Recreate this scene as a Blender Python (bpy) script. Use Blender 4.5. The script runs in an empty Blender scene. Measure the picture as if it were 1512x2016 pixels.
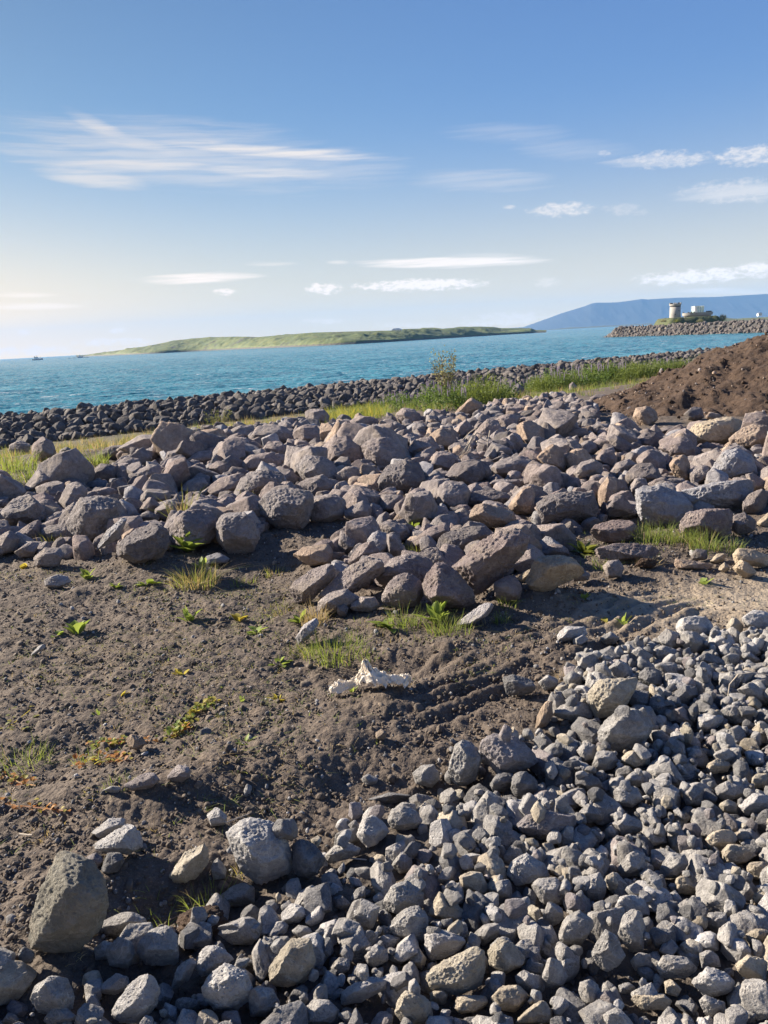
import bpy, math, random
import numpy as np
from mathutils import Matrix, Vector
R = math.radians
sc = bpy.context.scene
COL = sc.collection

# ---------------------------------------------------------------- camera
CZ = 1.65
PITCH, ROLL, F = R(12.7), R(3.1), 1515.0
SEA = -4.0
cf = np.array([0, math.cos(PITCH), -math.sin(PITCH)])
r0 = np.array([1.0, 0, 0]); u0 = np.array([0, math.sin(PITCH), math.cos(PITCH)])
cr = math.cos(ROLL)*r0 - math.sin(ROLL)*u0
cu = math.cos(ROLL)*u0 + math.sin(ROLL)*r0
CAM = np.array([0, 0, CZ])
cam_d = bpy.data.cameras.new('camera')
cam_d.sensor_fit = 'HORIZONTAL'; cam_d.sensor_width = 36; cam_d.lens = 36*F/1512
cam_d.clip_start = 0.05; cam_d.clip_end = 120000
cam = bpy.data.objects.new('camera', cam_d); COL.objects.link(cam)
cam.matrix_world = Matrix(((cr[0], cu[0], -cf[0], 0), (cr[1], cu[1], -cf[1], 0), (cr[2], cu[2], -cf[2], CZ), (0, 0, 0, 1)))
sc.camera = cam

# ---------------------------------------------------------------- light
SUN_AZ, SUN_EL = R(-64), R(26)
sun_dir = Vector((math.sin(SUN_AZ)*math.cos(SUN_EL), math.cos(SUN_AZ)*math.cos(SUN_EL), math.sin(SUN_EL)))
sd = bpy.data.lights.new('sun', 'SUN'); sd.energy = 5.0; sd.angle = R(0.5); sd.color = (1.0, 0.88, 0.72)
sun = bpy.data.objects.new('sun', sd); COL.objects.link(sun)
sun.rotation_euler = sun_dir.to_track_quat('Z', 'Y').to_euler()
sc.view_settings.view_transform = 'Standard'; sc.view_settings.look = 'None'
sc.view_settings.exposure = 1.5; sc.view_settings.gamma = 1; sc.view_settings.use_curve_mapping = False
sc.cycles.use_denoising = True
sc.cycles.volume_step_rate = 4; sc.cycles.volume_max_steps = 64
sc.cycles.max_bounces = 6; sc.cycles.diffuse_bounces = 2; sc.cycles.glossy_bounces = 2
sc.cycles.transmission_bounces = 3; sc.cycles.volume_bounces = 1; sc.cycles.transparent_max_bounces = 6

def ray(px, py):
    d = cf + (px-756)/F*cr + (1008-py)/F*cu
    return d
def at(px, py, y):                       # world point on the pixel's ray at forward distance y
    d = ray(px, py); return CAM + d*(y/d[1])
def proj(p):                             # world (n,3) -> px, py, depth
    q = np.asarray(p, float) - CAM
    z = q@cf
    return 756+F*(q@cr)/z, 1008-F*(q@cu)/z, z

world = bpy.data.worlds.new('World'); sc.world = world; world.use_nodes = True
class NT:
    def __init__(s, nt): s.nt = nt
    def n(s, typ, ins=None, **kw):
        nd = s.nt.nodes.new(typ)
        for k, v in kw.items(): setattr(nd, k, v)
        if ins:
            for k, v in ins.items():
                sock = nd.inputs[k]
                if isinstance(v, bpy.types.NodeSocket): s.nt.links.new(v, sock)
                else: sock.default_value = v
        return nd
    def m(s, op, a, b=0.0, c=None, clamp=False):
        ins = {0: a, 1: b}
        if c is not None: ins[2] = c
        return s.n('ShaderNodeMath', ins, operation=op, use_clamp=clamp).outputs[0]
    def noise(s, vec, scale, detail=4, rough=.55, lac=2.0, out='Fac', dist=0.0):
        nd = s.n('ShaderNodeTexNoise', {'Scale': scale, 'Detail': detail, 'Roughness': rough, 'Lacunarity': lac, 'Distortion': dist})
        if vec is not None: s.nt.links.new(vec, nd.inputs['Vector'])
        return nd.outputs[out]
    def ramp(s, fac, stops):
        nd = s.n('ShaderNodeValToRGB', {0: fac})
        el = nd.color_ramp.elements
        while len(el) < len(stops): el.new(0.5)
        for e, (p, c) in zip(el, stops):
            e.position = p; e.color = (*c, 1) if len(c) == 3 else c
        return nd.outputs[0]
    def mix(s, fac, a, b, typ='MIX'):
        nd = s.n('ShaderNodeMix', data_type='RGBA', blend_type=typ)
        for i, v in ((0, fac), (6, a), (7, b)):
            if isinstance(v, bpy.types.NodeSocket): s.nt.links.new(v, nd.inputs[i])
            else: nd.inputs[i].default_value = v if i == 0 else ((*v, 1) if len(v) == 3 else v)
        return nd.outputs[2]
    def mrange(s, v, a, b, c=0.0, d=1.0, smooth=True):
        nd = s.n('ShaderNodeMapRange', {0: v, 1: a, 2: b, 3: c, 4: d}, interpolation_type='SMOOTHSTEP' if smooth else 'LINEAR', clamp=True)
        return nd.outputs[0]

wt = world.node_tree; wt.nodes.clear(); W = NT(wt)
sky = W.n('ShaderNodeTexSky', sky_type='NISHITA', sun_disc=False, sun_elevation=SUN_EL, sun_rotation=SUN_AZ, altitude=0, air_density=1.0, dust_density=0.5, ozone_density=3.0)
gen = W.n('ShaderNodeTexCoord').outputs['Generated']
sep = W.n('ShaderNodeSeparateXYZ', {0: gen})
az = W.m('ARCTAN2', sep.outputs[0], sep.outputs[1])
el = W.m('ARCSINE', sep.outputs[2])
# clouds: streaks and small cumulus, laid out by compass bearing and height above the horizon (mrad)
uv = W.n('ShaderNodeCombineXYZ', {0: az, 1: el, 2: 0.0}).outputs[0]
warp = W.noise(uv, 9.0, 3, out='Color')
uvw = W.n('ShaderNodeVectorMath', {0: uv, 1: W.n('ShaderNodeVectorMath', {0: warp, 1: (0.07, 0.007, 0)}, operation='MULTIPLY').outputs[0]}, operation='ADD').outputs[0]
st = W.n('ShaderNodeVectorMath', {0: uvw, 1: (4.5, 62, 1)}, operation='MULTIPLY').outputs[0]
n_st = W.noise(st, 1.0, 6, .62)
n_fib = W.noise(W.n('ShaderNodeVectorMath', {0: uvw, 1: (9, 190, 1)}, operation='MULTIPLY').outputs[0], 1.0, 5, .6)
pf = W.n('ShaderNodeVectorMath', {0: uv, 1: (75, 150, 1)}, operation='MULTIPLY').outputs[0]
n_pf = W.noise(pf, 1.0, 6, .6)
n_streak = W.m('ADD', W.m('MULTIPLY', n_st, .55), W.m('MULTIPLY', n_fib, .45))
frag_s = W.mrange(n_fib, .30, .60, .6, 1.0); frag_p = W.mrange(W.noise(W.n('ShaderNodeVectorMath', {0: uv, 1: (160, 330, 1)}, operation='MULTIPLY').outputs[0], 1.0, 5, .65), .34, .58, .45, 1.0)
def azel(px, py):
    d = ray(px, py); d = d/np.linalg.norm(d)
    return math.atan2(d[0], d[1]), math.asin(d[2])
CLOUDS = [  # px, py, half length, half height, slope (px/px, down to the right), kind, opacity
 (215, 260, 110, 20, .45, 's', .7), (270, 282, 170, 20, .22, 's', .65), (520, 297, 340, 15, .05, 's', .95), (280, 327, 230, 18, -.01, 's', .7), (500, 338, 220, 15, .03, 's', .7), (360, 308, 440, 70, .05, 's', .45), (190, 350, 150, 20, .12, 's', .6),
 (600, 330, 260, 40, .06, 's', .28), (940, 355, 190, 24, .0, 's', .32), (1000, 262, 170, 20, .0, 's', .20), (1130, 295, 150, 22, .0, 's', .22),
 (885, 517, 230, 12, -.02, 's', 1.6), (830, 522, 150, 7, -.02, 's', 1.2), (960, 505, 110, 8, .0, 's', .35), (400, 547, 150, 12, -.05, 's', 1.2), (530, 519, 70, 6, .0, 's', .4), (665, 517, 28, 5, 0, 's', .5),
 (830, 561, 165, 14, -.03, 'p', 1.5), (640, 568, 46, 13, 0, 'p', 1.4), (447, 575, 32, 8, 0, 'p', 1.2), (1075, 556, 34, 12, 0, 'p', .4),
 (1105, 413, 85, 15, -.05, 'p', .85), (1230, 413, 60, 12, 0, 'p', .35), (1003, 407, 16, 5, 0, 'p', .6), (1185, 302, 22, 6, 0, 'p', .45), (1010, 275, 11, 3, 0, 'p', .3),
 (1310, 314, 130, 17, -.06, 'p', .7), (1480, 306, 100, 20, -.06, 'p', .85), (1450, 376, 150, 24, -.05, 'p', .6), (1450, 380, 170, 18, -.05, 's', .6), (1300, 318, 150, 12, -.04, 's', .5), (1370, 545, 170, 16, -.06, 'p', 1.3), (1492, 531, 50, 17, 0, 'p', 1.2), (1600, 520, 90, 18, 0, 'p', .8),
 (1420, 573, 120, 7, 0, 's', .6), (45, 580, 90, 6, 0, 's', .7), (60, 603, 120, 8, 0, 's', .6), (48, 655, 22, 7, 0, 'p', .6), (232, 651, 28, 6, 0, 'p', .7),
 (220, 673, 110, 9, -.02, 'p', .7), (60, 690, 130, 11, -.03, 'p', .8), (300, 684, 120, 8, -.05, 'p', .4), (1000, 628, 130, 16, -.06, 'p', .55), (640, 632, 60, 7, 0, 'p', .45), (810, 640, 110, 7, 0, 'p', .35),
 (-260, 420, 260, 40, .05, 's', .6), (1900, 330, 300, 40, -.05, 'p', .7), (-300, 620, 220, 16, 0, 'p', .7)]
total = None
for (px, py, hl, hh, sl, kind, op) in CLOUDS:
    a0, e0 = azel(px, py)
    a1, e1 = azel(px+hl, py+sl*hl); ts = (e1-e0)/(a1-a0)
    sa = abs(a1-a0); se = hh/F*1.05
    da = W.m('SUBTRACT', az, a0)
    dx = W.m('MULTIPLY', da, 1/sa)
    dy = W.m('MULTIPLY', W.m('SUBTRACT', W.m('SUBTRACT', el, e0), W.m('MULTIPLY', da, ts)), 1/se)
    r2 = W.m('ADD', W.m('MULTIPLY', dx, dx), W.m('MULTIPLY', dy, dy))
    g = W.m('SUBTRACT', 1.0, r2, clamp=True)
    nz = n_streak if kind == 's' else n_pf
    v = W.m('ADD', nz, W.m('MULTIPLY', g, .46 if kind == 's' else .36))
    lo, hi = (.56, 1.06) if kind == 's' else (.58, .90)
    c = W.m('MULTIPLY', W.m('MULTIPLY', W.mrange(v, lo, hi), W.mrange(g, 0, .4)), W.m('MULTIPLY', frag_s if kind == 's' else frag_p, op), clamp=True)
    total = c if total is None else W.m('MAXIMUM', total, c)
# the raw sky is far brighter at the horizon than a camera keeps: roll its highlights off per channel
ss = W.n('ShaderNodeSeparateColor', {0: sky.outputs[0]})
def roll(v, k, g): return W.m('MULTIPLY', W.m('DIVIDE', v, W.m('MULTIPLY_ADD', v, k, 1.0)), g)
graded = W.n('ShaderNodeCombineColor', {0: roll(ss.outputs[0], .06, .78), 1: roll(ss.outputs[1], .12, 1.07), 2: roll(ss.outputs[2], .5, 3.15)}).outputs[0]
hz = W.mix(W.mrange(az, -.70, -.05), (14.5, 9.2, 2.8), (8.8, 6.5, 2.4))
hf = W.m('POWER', W.m('SUBTRACT', 1.0, W.m('DIVIDE', el, .30), clamp=True), 2.6)
dk = W.m('SUBTRACT', 1.0, W.m('MULTIPLY', W.mrange(el, .04, .50), W.mrange(az, .45, -.6, .14, .36)))
graded = W.mix(1.0, graded, W.n('ShaderNodeCombineColor', {0: W.m('MULTIPLY', dk, .97), 1: dk, 2: dk}).outputs[0], 'MULTIPLY')
graded = W.mix(W.m('MULTIPLY', hf, .9), graded, hz)
bw = W.mix(W.mrange(az, -.7, .4), (6.8, 5.8, 4.8), (6.2, 5.8, 5.5))
bw = W.mix(W.mrange(el, .16, .03), bw, W.mix(1.0, bw, (1.45, 1.35, 1.2), 'MULTIPLY'))
skyc = W.mix(W.m('MULTIPLY', total, .95), graded, bw)
bg = W.n('ShaderNodeBackground', {'Color': skyc, 'Strength': 0.056})
out = W.n('ShaderNodeOutputWorld', {'Surface': bg.outputs[0]})

# ---------------------------------------------------------------- helpers
rng = np.random.default_rng(7)
_perm = np.random.default_rng(3).permutation(4096).astype(np.int32)
_g3 = np.random.default_rng(4).normal(size=(4096, 3)); _g3 = (_g3/np.linalg.norm(_g3, axis=1)[:, None]).astype(np.float32)
def noise3(p, seed=0):
    p = np.asarray(p, np.float32) + np.float32(seed*17.31)
    i = np.floor(p).astype(np.int32); f = (p-i).astype(np.float32)
    w = f*f*f*(f*(f*6-15)+10)
    def h(dx, dy, dz):
        k = _perm[(_perm[(_perm[(i[..., 0]+dx) & 4095]+i[..., 1]+dy) & 4095]+i[..., 2]+dz) & 4095]
        g = _g3[k]
        return g[..., 0]*(f[..., 0]-dx)+g[..., 1]*(f[..., 1]-dy)+g[..., 2]*(f[..., 2]-dz)
    def L(a, b, t): return a+(b-a)*t
    x, y, z = w[..., 0], w[..., 1], w[..., 2]
    return L(L(L(h(0,0,0), h(1,0,0), x), L(h(0,1,0), h(1,1,0), x), y), L(L(h(0,0,1), h(1,0,1), x), L(h(0,1,1), h(1,1,1), x), y), z)*1.6
def fbm(p, octaves=4, seed=0, gain=.5, lac=2.03, ridged=False):
    a, s, t = 1.0, 1.0, 0.0
    for k in range(octaves):
        n = noise3(p*s, seed+k)
        if ridged: n = 1-2*np.abs(n)
        t = t+a*n; a *= gain; s *= lac
    return t
def xyz(x, y, s=1.0, z=0.0):
    return np.stack([x*s, y*s, np.full_like(x, z)], -1)
def sstep(a, b, v):
    t = np.clip((v-a)/(b-a), 0, 1); return t*t*(3-2*t)
def mesh_np(name, V, Fq, smooth=True):
    me = bpy.data.meshes.new(name)
    V = np.asarray(V, np.float32); Fq = np.asarray(Fq, np.int32)
    n, k = Fq.shape
    me.vertices.add(len(V)); me.vertices.foreach_set('co', V.ravel())
    me.loops.add(n*k); me.loops.foreach_set('vertex_index', Fq.ravel())
    me.polygons.add(n); me.polygons.foreach_set('loop_start', np.arange(0, n*k, k, dtype=np.int32))
    me.polygons.foreach_set('loop_total', np.full(n, k, np.int32))
    me.polygons.foreach_set('use_smooth', np.full(n, smooth, bool))
    me.update(); me.validate()
    return me
def grid_faces(nr, nc):
    a = np.arange(nr*nc).reshape(nr, nc)
    return np.stack([a[:-1, :-1], a[:-1, 1:], a[1:, 1:], a[1:, :-1]], -1).reshape(-1, 4)
def obj(name, me, mat=None, parent=None, loc=None):
    o = bpy.data.objects.new(name, me); COL.objects.link(o)
    if mat is not None and me is not None and len(me.materials) == 0: me.materials.append(mat)
    if parent is not None: o.parent = parent
    if loc is not None: o.location = loc
    return o
def tag(o, label=None, cat=None, group=None, kind=None):
    if label: o['label'] = label
    if cat: o['category'] = cat
    if group: o['group'] = group
    if kind: o['kind'] = kind
    return o
def empty(name, loc=(0, 0, 0), rz=0):
    o = bpy.data.objects.new(name, None); COL.objects.link(o); o.location = loc; o.rotation_euler = (0, 0, rz); o.empty_display_size = .1
    return o
def newmat(name):
    m = bpy.data.materials.new(name); m.use_nodes = True; m.node_tree.nodes.clear()
    t = NT(m.node_tree)
    p = t.n('ShaderNodeBsdfPrincipled', {'Roughness': .85}); o = t.n('ShaderNodeOutputMaterial', {0: p.outputs[0]})
    return m, t, p, o
def plain(name, col, rough=.8, var=.25, scale=3.0, bump=0.0):
    m, t, p, o = newmat(name)
    geo = t.n('ShaderNodeNewGeometry').outputs['Position']
    n = t.noise(geo, scale, 5)
    c = t.mix(n, tuple(v*(1-var) for v in col), tuple(min(1, v*(1+var)) for v in col))
    t.nt.links.new(c, p.inputs['Base Color']); p.inputs['Roughness'].default_value = rough
    if bump:
        b = t.n('ShaderNodeBump', {'Height': n, 'Strength': .5, 'Distance': bump}); t.nt.links.new(b.outputs[0], p.inputs['Normal'])
    return m
class MB:                                # collects boxes, tubes, lathes into one mesh
    def __init__(s): s.v = []; s.f = []
    def box(s, x0, x1, y0, y1, z0, z1):
        b = len(s.v); s.v += [(x, y, z) for z in (z0, z1) for (x, y) in ((x0, y0), (x1, y0), (x1, y1), (x0, y1))]
        s.f += [tuple(b+i for i in q) for q in ((3,2,1,0),(4,5,6,7),(0,1,5,4),(1,2,6,5),(2,3,7,6),(3,0,4,7))]; return s
    def tube(s, pts, rad, n=6):
        pts = [Vector(p) for p in pts]; b = len(s.v)
        for i, p in enumerate(pts):
            d = (pts[min(i+1, len(pts)-1)]-pts[max(i-1, 0)]).normalized()
            a = d.orthogonal().normalized(); c = d.cross(a); r = rad[i] if hasattr(rad, '__len__') else rad
            s.v += [tuple(p+(a*math.cos(2*math.pi*k/n)+c*math.sin(2*math.pi*k/n))*r) for k in range(n)]
        for i in range(len(pts)-1):
            for k in range(n):
                s.f.append((b+i*n+k, b+i*n+(k+1) % n, b+(i+1)*n+(k+1) % n, b+(i+1)*n+k))
        s.f.append(tuple(b+k for k in range(n))[::-1]); s.f.append(tuple(b+(len(pts)-1)*n+k for k in range(n))); return s
    def lathe(s, prof, n=32, cx=0, cy=0, sx=1, sy=1):
        b = len(s.v)
        for (r, z) in prof: s.v += [(cx+r*sx*math.cos(2*math.pi*k/n), cy+r*sy*math.sin(2*math.pi*k/n), z) for k in range(n)]
        for i in range(len(prof)-1):
            for k in range(n): s.f.append((b+i*n+k, b+i*n+(k+1) % n, b+(i+1)*n+(k+1) % n, b+(i+1)*n+k))
        s.f.append(tuple(b+(len(prof)-1)*n+k for k in range(n))); return s
    def poly(s, pts):
        b = len(s.v); s.v += [tuple(p) for p in pts]; s.f.append(tuple(range(b, b+len(pts)))); return s
    def build(s, name, mat, parent=None, smooth=False, loc=None):
        me = bpy.data.meshes.new(name); me.from_pydata(s.v, [], s.f)
        if smooth:
            for p in me.polygons: p.use_smooth = True
        me.update(); return obj(name, me, mat, parent, loc)
# ---------------------------------------------------------------- terrain height
CL0 = np.array([-12.8, 25.7]); CLD = np.array([0.806, 0.592]); CLN = np.array([-0.592, 0.806])
def shore_s(x, y): return (x-CL0[0])*CLN[0]+(y-CL0[1])*CLN[1]
def flat_at(px, py, z=0.0):              # pixel to a point on the plane at height z
    d = ray(px, py); t = (z-CZ)/d[2]; return CAM+d*t
BUMPS = []                               # centre x, y, radius x, radius y, angle, height
def bump_px(p1, p2, w, h):
    a = flat_at(*p1); b = flat_at(*p2); c = (a+b)/2; d = b-a; L = math.hypot(d[0], d[1])/2
    BUMPS.append((c[0], c[1], L, w, math.atan2(d[1], d[0]), h))
bump_px((420, 1500), (1120, 1270), .22, .05)      # crest of the soil bank carrying the wheel marks
bump_px((560, 1325), (900, 1310), .16, -.06)      # hollow behind it
bump_px((770, 1295), (900, 1290), .16, .09)       # small heap of dug soil
bump_px((700, 1530), (900, 1560), .16, -.08)
bump_px((260, 1800), (460, 1760), .14, -.09)
bump_px((150, 1590), (500, 1530), .16, .05)
bump_px((60, 1800), (60, 1980), .25, .06)
bump_px((960, 1180), (1130, 1185), .18, .05)
bump_px((430, 1120), (560, 1100), .5, -.10)
bump_px((1300, 1275), (1600, 1310), .16, .05)     # gravel heap
bump_px((1180, 1380), (1500, 1360), .30, .06)
bump_px((560, 1650), (760, 1700), .12, -.05)
bump_px((1100, 1990), (1600, 1950), .3, .05)
HEAP = (10.3, 17.2)
def heap_h(x, y):
    dx, dy = x-HEAP[0], (y-HEAP[1])*1.0
    r = np.sqrt(dx*dx/1.0+dy*dy/.62)
    h = 2.02-0.40*np.sqrt(r*r+.5)
    n = fbm(xyz(x, y, .9), 4, 61)*.16
    n2 = fbm(xyz(x, y, 5.0), 3, 63)*.030
    return h+n+n2
def H(x, y, fine=True):
    x = np.asarray(x, float); y = np.asarray(y, float)
    s = shore_s(x, y)
    z = -0.015*np.maximum(y-4, 0)
    z = z + fbm(xyz(x, y, .33), 3, 5)*.09*sstep(2.5, 6, y)
    for (cx, cy, a, b, th, h) in BUMPS:
        dx, dy = x-cx, y-cy
        u = dx*math.cos(th)+dy*math.sin(th); v = -dx*math.sin(th)+dy*math.cos(th)
        z = z + h*np.exp(-(u/(a+.12))**4-(v/b)**2)
    hol = sstep(-13.0, -7.5, s)
    z = z*(1-hol)+hol*(-0.80)
    z = z + hol*(sstep(-4.2, -.8, s)*.34)
    z = z - sstep(1.6, 10.5, s)*5.3
    if fine:
        near = 1-sstep(12, 22, y)
        z = z + near*(fbm(xyz(x, y, 2.6), 3, 11)*.028)
    return z
class Table:                             # quick look-ups of the terrain for placing things
    def __init__(s, x0, x1, y0, y1, st, fn):
        s.x0, s.y0, s.st = x0, y0, st; xs = np.arange(x0, x1, st); ys = np.arange(y0, y1, st); A, B = np.meshgrid(xs, ys); s.z = fn(A, B); s.ny, s.nx = s.z.shape; s.L = s.z.tolist()
    def __call__(s, x, y):
        u = (x-s.x0)/s.st; v = (y-s.y0)/s.st; i = min(max(int(u), 0), s.nx-2); j = min(max(int(v), 0), s.ny-2); u -= i; v -= j; a, b = s.L[j], s.L[j+1]
        return (a[i]*(1-u)+a[i+1]*u)*(1-v)+(b[i]*(1-u)+b[i+1]*u)*v
TN = Table(-7, 8, 0, 9, .02, H); TF = Table(-32, 80, -3, 90, .12, H); TH = Table(2, 19, 8, 26, .08, heap_h)
def ground_z(x, y): return float(TN(x, y) if -7 < x < 7.9 and 0 < y < 8.9 else TF(x, y))
def ground_hit(px, py):                  # where the pixel's ray meets the terrain
    d = ray(px, py); d = d/d[1]
    ys = np.geomspace(.8, 90, 900); P = CAM[None]+d[None]*ys[:, None]
    g = P[:, 2]-H(P[:, 0], P[:, 1])
    k = np.argmax(g < 0)
    if g[k] >= 0: return P[-1]
    t = g[k-1]/(g[k-1]-g[k]); q = P[k-1]*(1-t)+P[k]*t
    return q
def inpoly(x, y, poly):
    x = np.asarray(x, float); y = np.asarray(y, float); c = np.zeros(x.shape, bool); n = len(poly)
    for i in range(n):
        x1, y1 = poly[i][:2]; x2, y2 = poly[(i+1) % n][:2]
        if y1 == y2: continue
        k = ((y1 > y) != (y2 > y)) & (x < (x2-x1)*(y-y1)/(y2-y1)+x1); c ^= k
    return c
def polymask(x, y, polypx, blur=.12):    # soft mask of a ground patch outlined in the survey picture
    P = np.array([flat_at(a, b)[:2] for a, b in polypx])
    m = np.zeros(x.shape)
    k = 0
    for dx in (-1, 0, 1):
        for dy in (-1, 0, 1):
            m += inpoly(x+dx*blur, y+dy*blur, P); k += 1
    return m/k
G_GRAVEL = [(5000,2200),(3200,1300),(2300,1205),(1900,1215),(1600,1235),(1420,1262),(1330,1272),(1255,1298),(1200,1318),(1120,1345),(1080,1420),(1000,1470),(900,1500),(800,1590),(690,1600),(600,1700),(480,1730),(400,1800),(300,1840),(120,1900),(-100,1980),(-400,2200),(1900,2600)]
G_TRACK = [(1900,1070),(1512,1128),(1330,1160),(1180,1190),(1090,1222),(1150,1245),(1330,1232),(1512,1215),(1900,1180)]
# ---------------------------------------------------------------- ground sheet
rows = np.concatenate([np.linspace(-5, .8, 40)[:-1], np.geomspace(.8, 78, 950)])
cols = np.linspace(-1, 1, 980); cols = .62*cols+.38*np.sign(cols)*np.abs(cols)**3.2
Y, U = np.meshgrid(rows, cols, indexing='ij'); X = U*(np.maximum(Y, 0)*.98+4.6+np.maximum(-Y, 0)*.8)
Z = H(X, Y)
nearm = 1-sstep(14, 26, Y)
mg = polymask(X, Y, G_GRAVEL); mt = polymask(X, Y, G_TRACK, .2)
lump = fbm(xyz(X, Y, 5.5), 3, 21)*.008 + fbm(xyz(X, Y, 15), 4, 27)*.012 + np.maximum(fbm(xyz(X, Y, 34), 2, 37), 0)*.011
Z = Z + nearm*lump*(1-.75*mt)
# wheel marks: parallel ridges along the bank
pa, pb = flat_at(800, 1405), flat_at(1290, 1215); rd = (pb-pa)[:2]/np.hypot(*(pb-pa)[:2]); rn = np.array([-rd[1], rd[0]])
v = (X-pa[0])*rn[0]+(Y-pa[1])*rn[1] + fbm(xyz(X, Y, 1.2), 2, 71)*.05 + fbm(xyz(X, Y, 14), 2, 72)*.012; u = (X-pa[0])*rd[0]+(Y-pa[1])*rd[1]
mask = np.exp(-((v-.10)/.26)**4)*sstep(-.5, .3, u)*(1-sstep(1.7, 2.4, u))*np.clip(.75+.9*fbm(xyz(X, Y, 3.3), 3, 77), 0, 1.2)
Z = Z + mask*.032*np.sin(v*2*math.pi/.105)*(.7+.6*fbm(xyz(X, Y, 4), 2, 73))
ground_me = mesh_np('ground', np.stack([X, Y, Z], -1).reshape(-1, 3), grid_faces(*X.shape))
ca = ground_me.color_attributes.new('zones', 'FLOAT_COLOR', 'POINT')
S = shore_s(X, Y)
mgrass = sstep(-12.5, -9.5, S)*(1-sstep(-4.5, -3.0, S))
mgrass = np.maximum(mgrass, polymask(X, Y, [(-200,880),(0,880),(110,895),(230,890),(300,860),(330,920),(200,950),(60,990),(-200,1000)], .3))
zone = np.stack([mg, mt, mgrass, (S > -3.5)*1.0], -1).reshape(-1, 4).astype(np.float32)
ca.data.foreach_set('color', zone.ravel())
m_ground, t, p, o = newmat('soil')
pos = t.n('ShaderNodeNewGeometry').outputs['Position']
zn = t.n('ShaderNodeVertexColor', layer_name='zones'); zs = t.n('ShaderNodeSeparateColor', {0: zn.outputs[0]})
n1 = t.noise(pos, 1.3, 5); n2 = t.noise(pos, 14, 6, .65); n3 = t.noise(pos, 90, 4, .7)
vo = t.n('ShaderNodeTexVoronoi', {'Vector': pos, 'Scale': 42.0, 'Randomness': 1.0}); vo2 = t.n('ShaderNodeTexVoronoi', {'Vector': pos, 'Scale': 130.0})
c = t.ramp(n2, [(.25, (.040, .030, .024)), (.5, (.092, .070, .054)), (.75, (.170, .132, .103))])
c = t.mix(t.mrange(n1, .35, .7), c, t.ramp(n3, [(.3, (.058, .044, .035)), (.7, (.158, .124, .097))]))
c = t.mix(t.mrange(vo2.outputs['Distance'], .15, .35, .35, 0), c, (.24, .21, .18))
c = t.mix(t.m('MULTIPLY', zs.outputs[1], .95), c, t.ramp(n2, [(.3, (.27, .215, .155)), (.7, (.42, .35, .265))]))
c = t.mix(t.m('MULTIPLY', zs.outputs[0], .55), c, (.075, .065, .056))
c = t.mix(t.m('MULTIPLY', zs.outputs[2], .8), c, t.ramp(t.noise(pos, 2.5, 5), [(.38, (.055, .048, .028)), (.62, (.13, .115, .055))]))
t.nt.links.new(c, p.inputs['Base Color'])
hb = t.m('ADD', t.m('MULTIPLY', n3, .5), t.m('ADD', t.m('MULTIPLY', n2, 1.2), t.m('MULTIPLY', vo.outputs['Distance'], -.5)))
b = t.n('ShaderNodeBump', {'Height': hb, 'Strength': 1.0, 'Distance': .016}); t.nt.links.new(b.outputs[0], p.inputs['Normal'])
p.inputs['Roughness'].default_value = .95
tag(obj('ground', ground_me, m_ground), kind='structure')
M_SOIL = m_ground

# ---------------------------------------------------------------- sea
rows = np.concatenate([np.geomspace(22, 700, 900), np.geomspace(720, 17000, 60)])
cols = np.linspace(-1, 1, 760)
Y, U = np.meshgrid(rows, cols, indexing='ij'); X = U*(Y*.80+6)
fade = 1-sstep(400, 690, Y)
ca_, sa_ = math.cos(R(25)), math.sin(R(25))
xr, yr = X*ca_+Y*sa_, -X*sa_+Y*ca_
def waves(sx, sy, seed, oc): return fbm(np.stack([xr*sx, yr*sy, xr*0], -1), oc, seed)
Zw = fade*(waves(.16, .38, 81, 2)*.14 + waves(.7, 1.5, 84, 3)*.095)
Zw = SEA + np.where(Zw > 0, Zw*1.3, Zw*.8)
sea_me = mesh_np('sea', np.stack([X, Y, Zw], -1).reshape(-1, 3), grid_faces(*X.shape))
m_sea, t, p, o = newmat('sea_water')
pos = t.n('ShaderNodeNewGeometry').outputs['Position']
rot = t.n('ShaderNodeMapping', {'Vector': pos, 'Rotation': (0, 0, R(-25)), 'Scale': (.45, 1.0, 1.0)}).outputs[0]
big = t.noise(rot, .035, 4, .6); w1 = t.noise(rot, .9, 5, .6); w2 = t.noise(rot, .22, 5, .62); 
c = t.mix(t.mrange(big, .40, .60), (.036, .185, .245), (.070, .255, .315))
c = t.mix(t.mrange(w2, .42, .66), c, (.012, .10, .15))
caps = t.mrange(t.m('ADD', w1, t.m('MULTIPLY', w2, .55)), .92, 1.0)
c = t.mix(t.m('MULTIPLY', caps, .55), c, (.75, .8, .8))
t.nt.links.new(c, p.inputs['Base Color'])
p.inputs['Roughness'].default_value = .2; p.inputs['IOR'].default_value = 1.33
p.inputs['Specular IOR Level'].default_value = .35
b = t.n('ShaderNodeBump', {'Height': t.m('ADD', t.m('MULTIPLY', w1, .45), t.m('MULTIPLY', w2, 1.2)), 'Strength': 1.0, 'Distance': .9})
t.nt.links.new(b.outputs[0], p.inputs['Normal'])
tag(obj('sea', sea_me, m_sea), kind='structure')

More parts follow.
